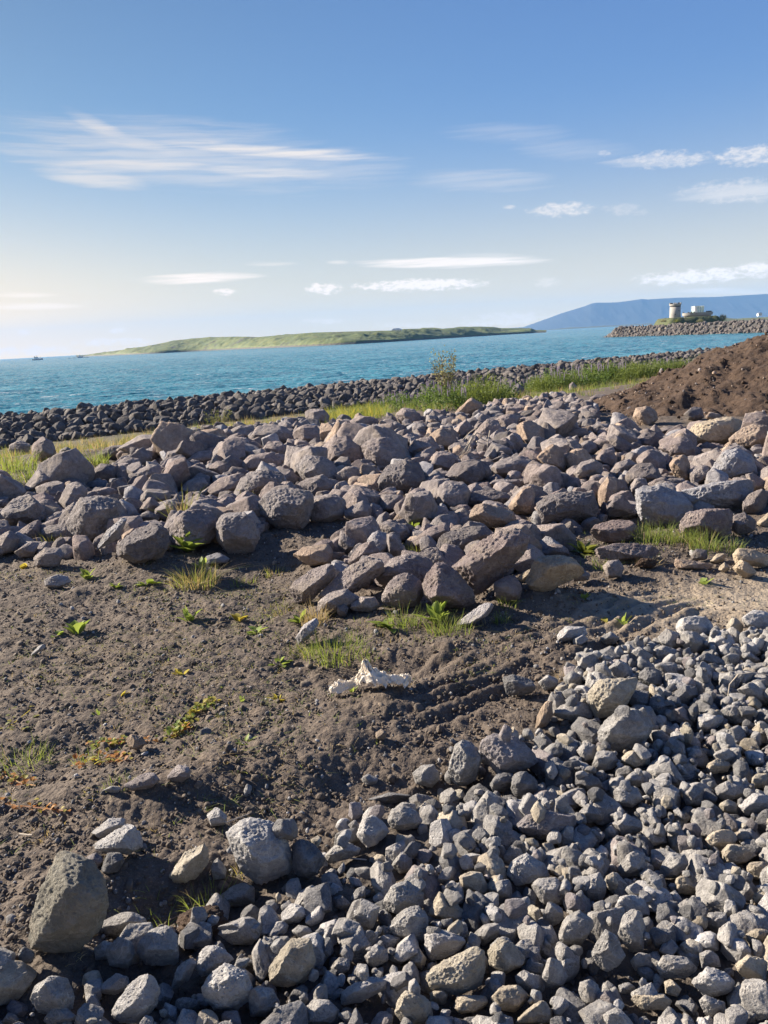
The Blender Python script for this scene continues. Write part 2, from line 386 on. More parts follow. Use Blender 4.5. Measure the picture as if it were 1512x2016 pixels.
# ---------------------------------------------------------------- island
def interp(pts, x): 
    a = np.array(pts, float); return np.interp(x, a[:, 0], a[:, 1])
SIL = [(150,701),(163,700),(222,691.5),(278,683.5),(317,677),(345,670),(365,668.5),(381,666),(400,665),(417,663),(429,663.5),(448,663),(470,662.5),(496,663),(512,663.5),(556,659.5),(600,656),(619,654.5),(690,652.5),(740,651.5),(774,650.5),(798,647.5),(845,646.5),(873,647),(917,643.5),(945,642.8),(972,643.5),(988,646),(1020,646.2),(1046,647),(1053,651),(1076,653.4)]
WAT = [(150,702),(222,701),(317,695.5),(397,690.5),(516,686),(600,682.5),(738,675.5),(857,667.5),(936,662.3),(1000,658.5),(1076,654.3)]
nx_, nd = 900, 70
pxs = np.linspace(150, 1076, nx_)
DST = []
for px in pxs:
    dw = ray(px, interp(WAT, px)); DST.append(min(dw[1]*(SEA-CZ)/dw[2], 3200) if dw[2] < 0 else 3200)
DST = np.array(DST)
for _ in range(3): DST = np.convolve(np.pad(DST, 60, mode='edge'), np.ones(121)/121, 'valid')
V = np.zeros((nd, nx_, 3)); veg = np.zeros((nd, nx_))
for j, px in enumerate(pxs):
    dist = DST[j]
    ds = ray(px, interp(SIL, px)); ridge = dist+170
    zr = CZ+ds[2]/ds[1]*ridge
    for i in range(nd):
        u = i/(nd-1)*1.9
        y = dist+u*170 if u < 1 else dist+170+(u-1)*260
        cl = min(1, u/.03)
        zl = SEA-.6+cl*min(4.2, (zr-SEA)*.45)
        z = zl+(zr-zl)*(1-(1-min(u, 1))**1.6) if u < 1 else zr-(u-1)**2*10
        V[i, j] = (ray(px, 700)[0]/ray(px, 700)[1]*y, y, z); veg[i, j] = min(1, u/.05)
nn = fbm(V*np.array([.012, .012, 0])[None, None], 5, 91)
edge = np.minimum(1, np.linspace(0, 1.9, nd)/.12)[:, None]*(1-np.exp(-((np.linspace(0, 1.9, nd)-1)/.25)**2))[:, None]
V[..., 2] += (nn*4.2+np.maximum(fbm(V*np.array([.045, .045, 0]), 3, 99), 0)*2.2)*edge
isl = mesh_np('island', V.reshape(-1, 3), grid_faces(nd, nx_))
m_isl, t, p, o = newmat('island_grass')
pos = t.n('ShaderNodeNewGeometry').outputs['Position']; nrm = t.n('ShaderNodeSeparateXYZ', {0: t.n('ShaderNodeNewGeometry').outputs['Normal']})
px_ = t.n('ShaderNodeSeparateXYZ', {0: pos})
n1 = t.noise(pos, .010, 5, .6); n2 = t.noise(pos, .05, 5, .65); n3 = t.noise(pos, .25, 4)
c = t.ramp(n2, [(.3, (.045, .072, .016)), (.5, (.090, .120, .028)), (.72, (.155, .158, .046))])
c = t.mix(t.mrange(n1, .52, .68, 0, .55), c, (.055, .075, .030))
c = t.mix(t.mrange(t.noise(pos, .022, 4, .7), .58, .66, 0, .85), c, (.040, .042, .036))
rock = t.mrange(t.m('ADD', px_.outputs[2], t.m('MULTIPLY', n3, 3.0)), -.6, .6, 1, 0)
c = t.mix(rock, c, t.ramp(n3, [(.3, (.035, .033, .030)), (.7, (.10, .092, .080))]))
t.nt.links.new(c, p.inputs['Base Color'])
b = t.n('ShaderNodeBump', {'Height': n2, 'Strength': .6, 'Distance': 4.0}); t.nt.links.new(b.outputs[0], p.inputs['Normal'])
tag(obj('island', isl, m_isl), kind='structure')

# ---------------------------------------------------------------- far mountain ridge and low coast
RID = [(1000,646),(1030,644),(1038,641),(1050,637),(1075,628),(1105,616.5),(1130,609),(1150,603),(1163,597.5),(1172,595.5),(1215,594.5),(1235,592),(1262,588),(1275,589),(1330,586),(1400,584.5),(1440,582),(1512,578),(1700,566),(1900,566),(2200,575),(2700,560)]
pxs = np.linspace(1000, 2250, 600); nd = 60; D0 = 12000.
V = np.zeros((nd, len(pxs), 3))
for j, px in enumerate(pxs):
    ds = ray(px, interp(RID, px)); zr = max(CZ+ds[2]/ds[1]*D0, SEA-2)
    a = ray(px, 640); a = a[0]/a[1]
    for i in range(nd):
        u = i/(nd-1)
        if u < .6: y = D0-1100*(1-u/.6); z = SEA-3+(zr-SEA+3)*((u/.6)**1.35)
        else: y = D0+(u-.6)/.4*3500; z = zr-((u-.6)/.4)**2*zr*.5
        V[i, j] = (a*y, y, z)
uu = np.linspace(0, 1, nd)
er = fbm(np.stack([V[..., 0]*.004, V[..., 1]*.0012, V[..., 2]*0], -1), 5, 95, ridged=True)
V[..., 1] += -er*28*np.sin(np.clip(uu/.6, 0, 1)*math.pi)[:, None]
V[..., 2] += fbm(V*np.array([.0015, .0015, 0]), 4, 97)*14*np.clip(V[..., 2]/200, 0, 1)*(uu < .95)[:, None]*0.35
mtn = mesh_np('mountain', V.reshape(-1, 3), grid_faces(nd, len(pxs)))
m_m, t, p, o = newmat('mountain_rock')
pos = t.n('ShaderNodeNewGeometry').outputs['Position']
pz = t.n('ShaderNodeSeparateXYZ', {0: pos}).outputs[2]
n1 = t.noise(pos, .0015, 6, .6); n2 = t.noise(pos, .006, 5, .6)
c = t.mix(t.mrange(t.m('ADD', pz, t.m('MULTIPLY', n1, 200)), 120, 330), (.05, .055, .05), (.035, .035, .042))
c = t.mix(n2, c, (.045, .048, .05)); t.nt.links.new(c, p.inputs['Base Color'])
tag(obj('mountain', mtn, m_m), kind='structure')
def low_coast(x0, x1, d, hpx, seed, mat, depth=500):
    pxs = np.linspace(x0, x1, 260); V = np.zeros((8, 260, 3))
    n = fbm(np.stack([pxs*.02, pxs*0, pxs*0+seed], -1), 4, seed)
    for j, px in enumerate(pxs):
        a = ray(px, 640); a = a[0]/a[1]; e = min(1, (px-x0)/60)
        h = max(.2, (hpx+n[j]*hpx*.5)*e)*d/F
        for i, (yy, zz) in enumerate(((0, -2), (5, 0), (depth*.05, h*.5), (depth*.2, h*.9), (depth*.4, h), (depth*.6, h*.9), (depth*.9, h*.4), (depth, -2))):
            V[i, j] = (a*(d+yy), d+yy, SEA+zz)
    tag(obj('coast', mesh_np('coast', V.reshape(-1, 3), grid_faces(8, 260)), mat), kind='structure')
m_coast = plain('coast_grass', (.075, .085, .05), .9, .4, .01)
low_coast(1060, 2600, 6500, 2.6, 3, m_coast, 900)
low_coast(1290, 2600, 1500, 8.5, 9, plain('coast_heath', (.10, .115, .045), .9, .4, .03), 600)

# ---------------------------------------------------------------- the air
hb_ = MB().box(-17500, 17500, -600, 17500, -9, 620)
hz_m = bpy.data.materials.new('haze_air'); hz_m.use_nodes = True; hz_m.node_tree.nodes.clear(); t = NT(hz_m.node_tree)
pv = t.n('ShaderNodeVolumePrincipled', {'Color': (.25, .51, .93, 1), 'Density': 5.0e-5, 'Anisotropy': 0.0})
t.n('ShaderNodeOutputMaterial', {'Volume': pv.outputs[0]})
tag(hb_.build('haze', hz_m), kind='stuff')
# ---------------------------------------------------------------- surveyed rocks: outlines as seen, per survey sheet (x offset, y offset, scale)
SHEETS = {'A': (450,800,3.024), 'B': (850,800,4.32), 'C': (1112,800,3.78), 'D': (0,850,3.024), 'E': (950,1150,2.690), 'F': (0,1550,3.024),
          'G': (450,1550,2.749), 'H': (950,1550,2.690), 'I': (500,560,2.52), 'J': (1000,560,2.953), 'L': (450,1150,3.024), 'M': (0,1150,3.024)}
HERO_TXT = '''
A g 455,30 500,15 570,20 600,60 598,110 540,120 465,95
A g 128,170 175,120 260,110 350,125 385,200 330,235 200,240 135,205
A p 380,150 440,112 520,115 570,170 560,230 480,240 400,210
A g 0,150 60,112 150,115 170,140 120,200 0,215
A p 75,345 130,290 260,275 320,320 300,380 170,400 85,375
A g 390,350 470,290 580,305 645,375 640,440 520,480 440,445
A p 570,260 620,190 690,175 780,240 800,330 740,370 600,355
A p 790,240 860,195 960,190 1040,250 1050,330 960,400 895,410 815,310
A d 890,440 950,350 1060,310 1130,340 1170,450 1140,510 1040,530 890,510
A g 400,470 470,430 560,410 625,450 625,520 500,540
A g 180,560 230,490 380,480 470,500 505,550 480,680 420,740 290,740 190,660
A g 470,640 510,530 640,525 695,560 690,650 600,690 480,690
A g 690,620 800,560 850,600 845,670 760,690 700,670
A g 1020,640 1070,510 1200,500 1240,600 1230,690 1100,710 1040,680
A g 1240,480 1290,440 1400,450 1440,510 1420,610 1330,630 1240,590
A g 900,580 910,525 1040,530 1060,570 1000,630 910,630
A p 1190,330 1240,270 1330,275 1380,330 1330,400 1220,390
A d 1290,400 1380,340 1500,320 1540,400 1490,470 1370,480 1300,440
A p 1060,270 1110,200 1200,170 1260,250 1220,300 1100,310
A b 1200,170 1260,125 1340,150 1360,220 1320,260 1230,255
A p 1020,190 1060,155 1150,175 1150,220 1060,250
A g 640,400 700,360 780,360 780,420 730,480 650,470
A g 20,520 80,430 200,370 320,400 330,480 200,540 60,560
A g 280,380 370,370 420,430 400,480 330,480
A p 195,260 240,210 310,205 370,260 340,300 220,310
A p 995,50 1040,10 1110,20 1150,80 1110,110 1010,100
A p 700,100 780,55 880,70 900,100 850,140 730,135
A d 630,80 670,45 730,60 735,90 650,100
A g 930,120 990,90 1060,120 1050,160 960,160
A g 1090,110 1130,95 1190,120 1180,170 1100,160
A p 0,410 100,395 100,440 20,510 -20,480
A b 380,885 450,840 590,820 620,860 600,940 480,945 420,915
A p 360,1100 400,1040 520,960 600,935 650,960 640,1010 560,1090 490,1160 400,1170
A p 525,1130 600,1060 720,940 810,900 930,920 950,960 800,1080 700,1130 560,1160
A g 650,850 665,740 740,740 770,800 730,880 670,880
A l 830,790 880,735 950,760 980,820 940,880 870,890 830,850
A p 710,930 770,830 860,800 900,880 860,930 740,950
A g 940,750 1000,760 1050,860 1020,900 950,890
A p 880,1020 950,920 1080,875 1180,890 1220,950 1200,1040 1050,1070 900,1060
A p 915,1140 950,1040 1050,990 1140,1020 1160,1120 1120,1190 1000,1200 925,1170
A r 1155,1060 1220,930 1290,920 1370,990 1440,1080 1470,1160 1420,1200 1240,1190 1170,1120
B r 180,1360 370,1200 560,1060 700,1040 850,1060 830,1200 790,1290 600,1440 480,1560 370,1600 280,1500
A g 895,700 930,680 1060,710 1090,760 1040,800 920,750
B d 20,1150 130,1080 300,1025 440,1020 520,1090 450,1170 300,1250 100,1290 25,1240
A p 1060,820 1200,720 1290,700 1330,750 1240,800 1120,850
A g 520,1180 600,1110 700,1090 790,1140 760,1180 640,1230 530,1220
A g 715,1190 790,1135 870,1135 900,1190 860,1230 730,1215
A g 640,1190 690,1175 715,1200 700,1250 650,1250
A l 400,1378 450,1298 520,1258 540,1288 480,1378 420,1418
B b 725,170 790,90 850,120 960,190 1000,300 960,340 820,350 740,250
B p 0,250 60,190 130,190 230,280 200,340 100,370 20,330
B p 180,200 290,110 340,170 370,230 300,290 230,270
B p 350,240 470,110 560,120 600,210 520,300 400,290
B p 540,110 640,65 750,80 740,180 640,220 560,180
B g 135,350 200,310 370,310 380,370 300,410 160,410
B g 630,270 700,220 760,250 780,350 740,410 680,390
B g 500,520 600,450 740,420 840,440 860,520 760,600 620,610 510,570
B d 115,590 200,490 340,450 460,470 495,540 470,640 330,670 150,650
B b 880,430 1040,310 1090,340 1150,480 1120,570 980,560 900,480
B b 1130,430 1200,370 1300,350 1360,440 1300,530 1160,570
B g 1190,570 1260,480 1370,450 1460,500 1450,590 1340,640 1220,620
B p 1235,340 1320,285 1400,310 1410,380 1350,410 1260,390
B p 830,620 870,550 960,490 1060,520 1130,630 1100,720 900,730
B d 300,770 370,720 560,710 670,740 700,800 600,850 380,870 310,840
B b 650,850 760,700 850,680 880,740 860,900 780,930 680,900
B b 275,1010 330,880 420,820 560,850 740,920 700,990 560,1070 440,1020
B d 860,860 1010,750 1200,725 1380,740 1420,820 1390,960 1250,1000 1080,1010 950,1040 900,940
B p 580,1050 680,980 790,960 870,1000 890,1040 700,1070
B p 950,1240 1020,1165 1120,1180 1190,1260 1100,1290 980,1290
B t 800,1490 860,1340 930,1260 1060,1265 1200,1300 1330,1390 1300,1440 1110,1520 960,1580 850,1560
B t 730,1470 780,1410 870,1370 850,1460 780,1500
B p 530,1500 640,1440 730,1450 770,1550 740,1640 620,1660 540,1610
B g 1180,1390 1260,1370 1350,1430 1330,1480 1200,1490
B l 200,1850 400,1700 530,1640 540,1690 470,1780 300,1870
B b 1110,240 1180,190 1320,180 1340,240 1270,285 1130,285
B g 1350,200 1380,150 1512,150 1512,230 1400,250
B g 470,660 560,615 740,620 760,680 680,720 520,700
B b 220,430 320,385 430,440 380,470 260,480
B d 505,460 600,410 700,420 640,460 560,480
B p 1130,680 1170,600 1250,600 1270,680 1250,730 1160,730
B g 1140,310 1170,275 1260,290 1240,340 1160,340
C t 905,220 970,130 1100,105 1230,80 1330,110 1330,180 1240,260 1180,290 1060,300 970,290
C b 1200,260 1270,200 1400,130 1512,150 1560,260 1500,340 1340,320 1240,300
C l 1030,570 1080,480 1190,330 1260,310 1400,370 1440,450 1420,520 1250,560
C l 860,650 920,590 1120,570 1260,540 1350,520 1395,570 1390,670 1310,780 1150,770 960,760 900,700
C l 510,640 560,600 680,595 790,620 880,660 960,740 940,830 850,880 700,890 620,880 540,820 510,720
C g 1340,510 1400,495 1490,560 1500,620 1420,640 1390,600
C d 1380,650 1460,615 1512,640 1500,750 1420,810 1330,790 1320,720
C r 850,870 890,800 1000,770 1220,765 1250,800 1230,950 1180,1000 960,980 850,950
C b 250,620 320,520 380,520 390,620 350,720 270,780 250,700
C d 295,790 370,670 430,665 500,740 520,810 420,830 320,840
C r 190,940 250,850 360,850 440,830 530,850 550,920 500,1000 380,1015 240,1000
C r 205,1080 250,1010 400,1020 560,1010 740,1030 860,1080 840,1130 600,1140 400,1150 220,1130
C p 530,390 620,315 700,340 770,400 760,480 650,480 550,440
C p 700,310 760,260 860,215 910,230 1000,330 1000,400 900,410 780,380
C b 770,420 890,350 930,430 930,560 880,580 820,520
C d 440,520 520,430 640,415 700,470 730,550 620,600 480,580
C g 480,600 530,525 600,540 620,610 560,660 490,660
C p 230,380 290,320 360,330 400,410 350,450 250,430
C p 90,290 170,250 240,280 240,340 190,370
C d 520,165 600,150 740,150 860,85 915,130 900,200 760,215 560,200
C d 885,60 950,0 1020,10 1040,80 990,110 920,100
C b 1040,90 1080,40 1160,60 1180,95 1120,110
C b 505,80 530,10 620,0 680,40 690,110 640,150 560,150
C d 990,300 1060,265 1130,290 1140,350 1020,360
C g 1370,320 1420,300 1512,310 1512,400 1410,370
C d 1250,820 1340,790 1420,850 1410,930 1280,960 1240,930
C g 280,1190 330,1150 400,1140 440,1200 420,1270 320,1280
C b 740,1170 800,1130 960,1150 1130,1180 1100,1210 900,1210 780,1200
C t 1240,1110 1300,1050 1420,1070 1512,1110 1512,1200 1400,1190 1280,1180
C t 1250,1200 1310,1140 1400,1190 1430,1250 1350,1280 1280,1250
C t 1130,1210 1190,1160 1235,1200 1200,1240
C t 1070,1150 1130,1100 1200,1090 1190,1150 1130,1170
C d 930,1120 980,1060 1060,1070 1060,1140 960,1150
C t 1420,870 1512,790 1560,820 1500,900 1440,890
C d 520,240 600,190 700,200 760,260 700,330 560,330
C g 330,490 400,410 470,385 530,430 460,490 380,520
C g 930,480 1000,430 1080,440 1080,520 1000,580 940,570
C d 310,240 370,210 450,250 520,300 480,350 380,350
C g 190,150 250,120 330,150 330,210 230,215
D d 680,680 760,610 930,540 1000,590 1010,700 960,750 800,780 700,730
D l 565,700 640,590 720,520 830,500 900,530 700,640 640,760 570,760
D p 1010,560 1060,490 1190,450 1290,480 1310,560 1280,650 1100,700 1020,650
D g 1280,580 1330,480 1450,470 1510,530 1550,620 1500,720 1350,730 1290,660
D g 400,530 480,400 600,385 700,420 710,520 650,620 560,680 450,650 410,600
D g 0,480 80,395 200,370 260,420 270,520 200,560 60,580 -20,560
D g 350,420 400,310 470,300 520,350 500,450 430,500 360,470
D g 130,350 230,220 300,250 350,290 250,350 150,380
D g 200,330 330,290 390,310 390,370 340,410 240,400
D g 230,590 290,560 420,540 460,600 430,650 260,660
D g 190,760 270,690 350,690 380,720 340,810 230,815
D g 80,720 170,660 235,660 200,740 110,750
D l 265,880 340,850 400,860 430,900 340,930 270,920
D l 1210,740 1300,720 1370,750 1350,780 1230,790
D d 530,250 600,190 680,200 690,270 650,300 540,290
D g 740,270 880,200 950,200 975,260 880,300 760,300
D g -60,460 -50,400 0,385 60,380 60,440 0,470
D g 680,200 740,150 830,160 850,200 780,220
D g 850,110 920,90 950,140 940,190 880,190
D d 570,130 640,90 740,80 780,110 720,160 590,170
D p 190,150 190,80 250,30 310,60 340,130 300,180 220,180
D g 350,110 400,90 470,130 420,150 360,150
D g 60,80 110,50 180,70 180,130 110,150 50,130
D g 960,200 1000,120 1080,100 1110,140 1080,180
D g 1090,180 1180,120 1260,110 1300,160 1230,200 1110,200
D g 1070,350 1120,290 1210,270 1250,320 1200,370 1100,380
D p 1230,340 1300,280 1430,245 1480,280 1420,350 1300,390 1240,380
D p 1220,220 1300,170 1370,190 1370,250 1280,270
D g 910,470 1000,410 1060,420 1060,490 1000,540 930,500
D p 1090,440 1180,370 1260,390 1250,440 1120,470
D g 810,500 880,470 950,500 940,540 840,530
D g 820,400 880,340 1000,350 1030,400 960,430 840,440
D p 520,360 640,330 720,350 720,400 600,400
D g -40,690 0,620 60,590 120,630 100,700 0,740
D g 490,320 560,290 640,290 640,330 540,340
D p 1440,180 1490,140 1512,130 1560,180 1500,230
I b 990,640 1075,560 1130,590 1135,640 1080,660 1000,660
I d 1280,510 1310,490 1345,520 1340,560 1290,560
I p 700,650 740,610 820,640 840,680 730,700
J p 240,650 280,620 330,640 320,680 250,690
J p 475,660 510,640 600,640 610,690 520,700
J b 590,690 650,640 700,670 690,700
J t 950,580 1000,545 1090,525 1080,560 980,590
J p 350,590 375,565 410,600 400,620 360,620
J b 1400,760 1440,735 1512,745 1512,800 1410,800
J p 630,640 700,600 770,600 760,640 690,650
J g 390,800 420,780 510,780 510,820 420,830
E l 1020,210 1070,165 1180,175 1220,220 1200,280 1100,290 1030,260
E g 1045,260 1100,240 1180,290 1190,350 1120,370 1055,320
E g 930,280 970,235 1040,260 1050,330 990,350 935,320
E g 900,350 960,320 1030,350 1035,410 960,415 905,390
E l 390,270 440,225 540,225 555,270 480,305 400,310
E l 475,290 530,265 565,290 520,325 480,330
E g 620,280 680,250 725,285 700,315 640,320
E d 100,490 160,480 270,510 280,570 200,590 130,590
E g 295,520 350,475 400,510 395,550 330,565
E g 425,500 470,460 540,490 530,540 450,540
E t 560,570 620,510 700,490 800,480 820,520 760,640 690,700 600,710 570,640
E g 670,440 720,400 780,430 780,490 720,510 670,480
E g 635,730 700,680 800,660 900,720 910,770 870,840 780,880 700,880 620,830 610,780
E b 290,700 330,620 370,620 370,690 340,760 280,770
E g 380,650 500,620 590,640 580,720 460,730 390,700
E p -50,850 60,795 170,810 240,850 310,920 310,960 230,990 60,1010 10,920
L g 1305,1130 1350,960 1400,925 1460,945 1512,1040 1490,1150 1400,1210 1330,1190
E d 150,1020 210,980 290,1040 290,1090 200,1145 150,1100
E d 40,1060 80,1000 160,1000 150,1090 60,1110
E t 735,920 780,880 890,910 890,950 810,980 740,950
E g 580,960 610,880 690,880 720,940 680,990 600,990
E g 500,880 540,840 600,850 600,930 530,950
E g 905,430 960,410 1030,420 1030,480 960,500
E d 815,490 870,435 940,460 960,530 870,540
E d 1010,580 1070,530 1130,540 1140,600 1080,650 1020,640
E l 1140,700 1180,680 1280,700 1270,750 1210,790 1140,770
E g 1260,640 1320,630 1430,690 1440,730 1330,740 1270,700
E l 990,780 1050,780 1150,820 1160,870 1060,870 1000,830
E p 1000,660 1060,650 1120,720 1120,760 1030,730
E g 1350,560 1420,520 1512,560 1512,650 1400,610
E l 1370,180 1450,130 1512,140 1560,190 1500,250 1400,230
E t 1290,220 1330,170 1390,220 1370,255 1300,255
E d 1140,380 1190,360 1260,390 1250,440 1160,430
E g 1270,390 1310,365 1365,380 1350,430 1290,430
E g 1370,370 1420,360 1470,400 1450,430 1390,410
E g 770,370 830,330 900,370 900,420 810,430
E d 760,600 800,560 880,560 890,640 830,660 770,640
E t 1180,960 1250,920 1320,950 1290,1000 1200,1000
E t 1410,1040 1460,1000 1512,1000 1512,1080 1440,1080
E g 1230,1080 1290,1040 1380,1050 1390,1110 1300,1150 1240,1130
E g 1060,1110 1120,1060 1180,1080 1160,1170 1080,1170
E g 690,1100 730,1065 820,1080 850,1140 790,1180 700,1160
E d 480,1020 560,1000 630,1040 650,1090 560,1110 490,1060
E g 750,1030 800,990 850,1000 850,1070 780,1080
L b 870,890 910,860 945,890 920,930 880,920
L g 1090,1130 1150,1080 1230,1075 1270,1140 1210,1210 1120,1190
L g 790,1160 830,1125 890,1150 880,1200 820,1210
L d 795,1270 850,1225 960,1240 1060,1210 1100,1230 1080,1280 950,1310 820,1310
L g 960,1360 1030,1300 1110,1310 1120,1370 1030,1400
F q 140,820 190,690 240,500 290,400 420,395 540,440 620,540 680,640 670,740 600,820 570,900 480,960 300,975 180,950
F l 545,265 650,190 760,180 800,200 700,260 600,310
F l 525,360 620,300 800,195 830,260 850,350 760,400 640,390
F t 945,460 1100,390 1170,290 1230,275 1250,330 1240,440 1160,540 1060,580 990,510
G l -30,270 40,200 110,170 230,190 310,260 345,400 340,450 190,520 90,515 60,440 0,380
F d 605,490 640,390 710,380 745,440 700,500 620,520
F p 505,420 570,390 620,410 600,480 540,460
F g 1250,460 1300,420 1350,480 1340,540 1270,550
F g 600,800 680,760 780,740 880,790 870,850 720,890 620,880
F g 810,1050 830,920 900,850 1000,830 1060,890 1100,980 1060,1050 940,1060
F g 630,970 700,890 800,930 820,1000 760,1080 650,1060
F g 560,960 620,910 690,930 640,1020 570,1030
F g 145,1220 260,1150 300,1120 400,1140 435,1220 430,1320 330,1360 200,1330
F l 665,1310 720,1230 850,1110 920,1120 955,1190 930,1300 830,1400 720,1400 670,1360
F g 600,1180 690,1110 760,1120 770,1190 680,1240 610,1240
F l 1205,1190 1270,1100 1340,1050 1480,1090 1512,1130 1500,1250 1400,1330 1290,1330 1220,1260
F g 1010,1220 1060,1070 1150,1000 1170,1050 1120,1150 1040,1210
F l 1150,1070 1210,960 1270,930 1350,980 1400,1040 1290,1090 1200,1150
F g 1280,820 1330,780 1420,790 1512,760 1560,820 1540,900 1440,930 1320,880
F g 250,1390 330,1300 390,1310 460,1370 420,1409 300,1420
F g 1300,650 1420,570 1512,580 1512,690 1400,710 1310,690
F g 1020,1270 1100,1250 1190,1270 1190,1330 1080,1350
F g 0,1409 50,1340 110,1360 110,1420
F l 1230,170 1290,110 1350,170 1340,220 1260,230
M p 730,1200 850,1130 920,1120 960,1160 900,1210 780,1230
M p 980,1160 1060,1075 1130,1090 1140,1140 1080,1180
M b 750,920 790,890 850,910 870,950 820,990 760,970
M l 170,430 230,370 270,350 270,380 210,420
M g 600,1230 660,1200 720,1210 700,1250
G d 335,310 390,280 470,310 525,380 510,450 430,490 350,470
G l 695,250 720,180 780,150 830,180 870,240 800,310 730,330
G g 860,180 880,120 950,100 1020,130 1050,190 1000,230 900,235
G g 515,360 560,310 640,295 710,330 700,370 600,400 530,420
G g 880,420 940,345 990,380 1000,450 930,470
G l 280,690 340,625 390,630 425,690 380,730 300,740
G g 340,780 380,745 450,760 450,810 380,820
G t 205,1010 280,890 340,825 440,820 460,900 470,970 400,1060 290,1090 220,1060
G g -60,790 0,740 110,690 160,730 175,800 120,850 20,850
G g 860,750 930,680 1020,630 1070,660 1080,760 1040,840 900,800
G t 1075,700 1140,565 1220,620 1300,690 1280,720 1160,720
G t 1250,480 1310,455 1370,465 1410,560 1370,610 1270,580
G g 840,600 900,510 960,500 1050,570 1050,650 920,700 850,660
G l 1055,800 1150,770 1270,790 1280,860 1180,920 1090,940 1060,870
G t 1055,1000 1150,950 1320,865 1380,890 1380,1000 1360,1080 1240,1120 1100,1090
G l 590,1150 640,1080 760,1030 850,1030 850,1090 720,1160 620,1180
G t 905,1150 960,1105 1060,1130 1120,1200 1080,1281 950,1290 900,1220
G g 100,1100 150,1060 240,1090 275,1170 210,1240 120,1240
G g 545,980 600,920 660,930 650,990 580,1030
G g 725,930 800,840 860,880 860,940 780,980
G t 1220,1190 1240,1120 1400,1120 1410,1170 1330,1220 1240,1220
G t 1090,1110 1150,1085 1190,1110 1170,1180 1090,1170
G g 1410,870 1460,810 1512,810 1560,880 1530,980 1440,960
G g 1320,800 1370,750 1460,730 1465,800 1380,860
G g 410,1200 460,1150 540,1150 610,1220 580,1281 430,1290
G g 660,600 700,540 750,530 740,600 680,620
G d 565,600 610,580 660,630 620,670 570,650
G t 970,940 1030,870 1070,930 1050,990
H p 185,200 230,150 360,130 500,150 500,210 420,260 300,280 220,250
H g 385,270 440,200 480,210 480,300 400,320
H g 505,130 560,80 640,130 640,170 560,190
H g 105,370 150,310 230,320 240,360 130,430
H l 130,460 160,370 240,345 330,400 350,470 290,500 180,520
H g 255,520 290,485 390,480 460,550 440,620 310,620
H g 50,530 110,470 150,500 160,590 90,620
H g 520,540 560,470 620,450 660,520 640,600 560,610
H g 715,440 730,370 800,330 860,350 880,430 840,470 740,480
H g 930,430 990,350 1070,350 1090,410 1030,480 960,480
H t 1005,500 1020,470 1110,470 1165,540 1120,570 1040,560
H t 1180,270 1240,225 1330,230 1350,280 1290,330 1210,340
H t 1260,360 1290,300 1370,310 1450,360 1370,410 1290,400
H t 1390,430 1430,390 1512,390 1512,480 1440,490
H l 690,660 730,580 810,570 880,610 890,680 790,700
H g 395,780 440,690 510,655 580,700 590,760 540,830 420,830
H g 575,880 650,755 710,790 760,880 720,940 640,980
H t 30,870 90,790 180,840 225,890 220,940 120,985 40,940
H g 710,760 740,690 790,640 840,660 860,760 860,870 780,870
H g 785,920 820,875 890,885 900,960 810,975
H g 905,930 960,880 1080,900 1150,970 1080,1010 950,1010
H l 1110,1030 1190,950 1270,960 1335,1030 1320,1090 1180,1110
H t 1330,930 1400,885 1512,920 1512,1060 1400,1010 1340,980
H t 1395,780 1450,740 1512,760 1512,830 1420,860
H g 1150,880 1200,860 1250,890 1260,950 1160,960
H g 310,1020 350,900 400,895 450,1000 420,1060 340,1060
H g 160,1010 220,970 300,1000 310,1060 250,1110 190,1060
H t 45,1110 110,1050 200,1050 245,1110 180,1190 90,1190
H g 510,1090 520,1010 590,1005 620,1060 650,1090 600,1150 530,1150
H t 770,1130 800,1100 950,1090 1000,1130 980,1180 850,1180
H t 160,1250 260,1160 320,1120 380,1200 360,1254
H g 720,1050 770,1030 810,1060 790,1100 730,1090
H d 880,770 900,740 1020,760 1020,840 920,860
H g 1180,720 1200,660 1290,660 1300,720 1240,780
H g 1145,1130 1180,1100 1280,1140 1290,1200 1190,1220
H g 320,690 350,600 420,630 430,700 370,740
H t 955,1030 1000,1015 1060,1070 1030,1110 970,1090
H g 850,240 890,210 960,240 980,290 900,310
H g 690,190 760,140 850,190 840,240 740,260
H g 635,240 680,200 725,230 710,280 650,270
H t 1250,90 1300,65 1360,90 1350,140 1270,130
H l 1350,90 1430,30 1512,40 1512,130 1400,150
'''
# ---------------------------------------------------------------- rock shapes
def ico(level):
    g = (1+5**.5)/2
    v = np.array([(-1,g,0),(1,g,0),(-1,-g,0),(1,-g,0),(0,-1,g),(0,1,g),(0,-1,-g),(0,1,-g),(g,0,-1),(g,0,1),(-g,0,-1),(-g,0,1)], float)
    v /= np.linalg.norm(v[0])
    f = np.array([(0,11,5),(0,5,1),(0,1,7),(0,7,10),(0,10,11),(1,5,9),(5,11,4),(11,10,2),(10,7,6),(7,1,8),(3,9,4),(3,4,2),(3,2,6),(3,6,8),(3,8,9),(4,9,5),(2,4,11),(6,2,10),(8,6,7),(9,8,1)])
    for _ in range(level):
        e = np.sort(np.concatenate([f[:, [0, 1]], f[:, [1, 2]], f[:, [2, 0]]]), 1)
        ue, inv = np.unique(e, axis=0, return_inverse=True); inv = inv.ravel()
        m = v[ue].mean(1); m /= np.linalg.norm(m, axis=1)[:, None]
        n = len(f); a, b, c = inv[:n]+len(v), inv[n:2*n]+len(v), inv[2*n:]+len(v)
        f = np.concatenate([np.stack(q, 1) for q in ((f[:, 0], a, c), (f[:, 1], b, a), (f[:, 2], c, b), (a, b, c))])
        v = np.concatenate([v, m])
    return v, f
ICO = [ico(k) for k in range(6)]
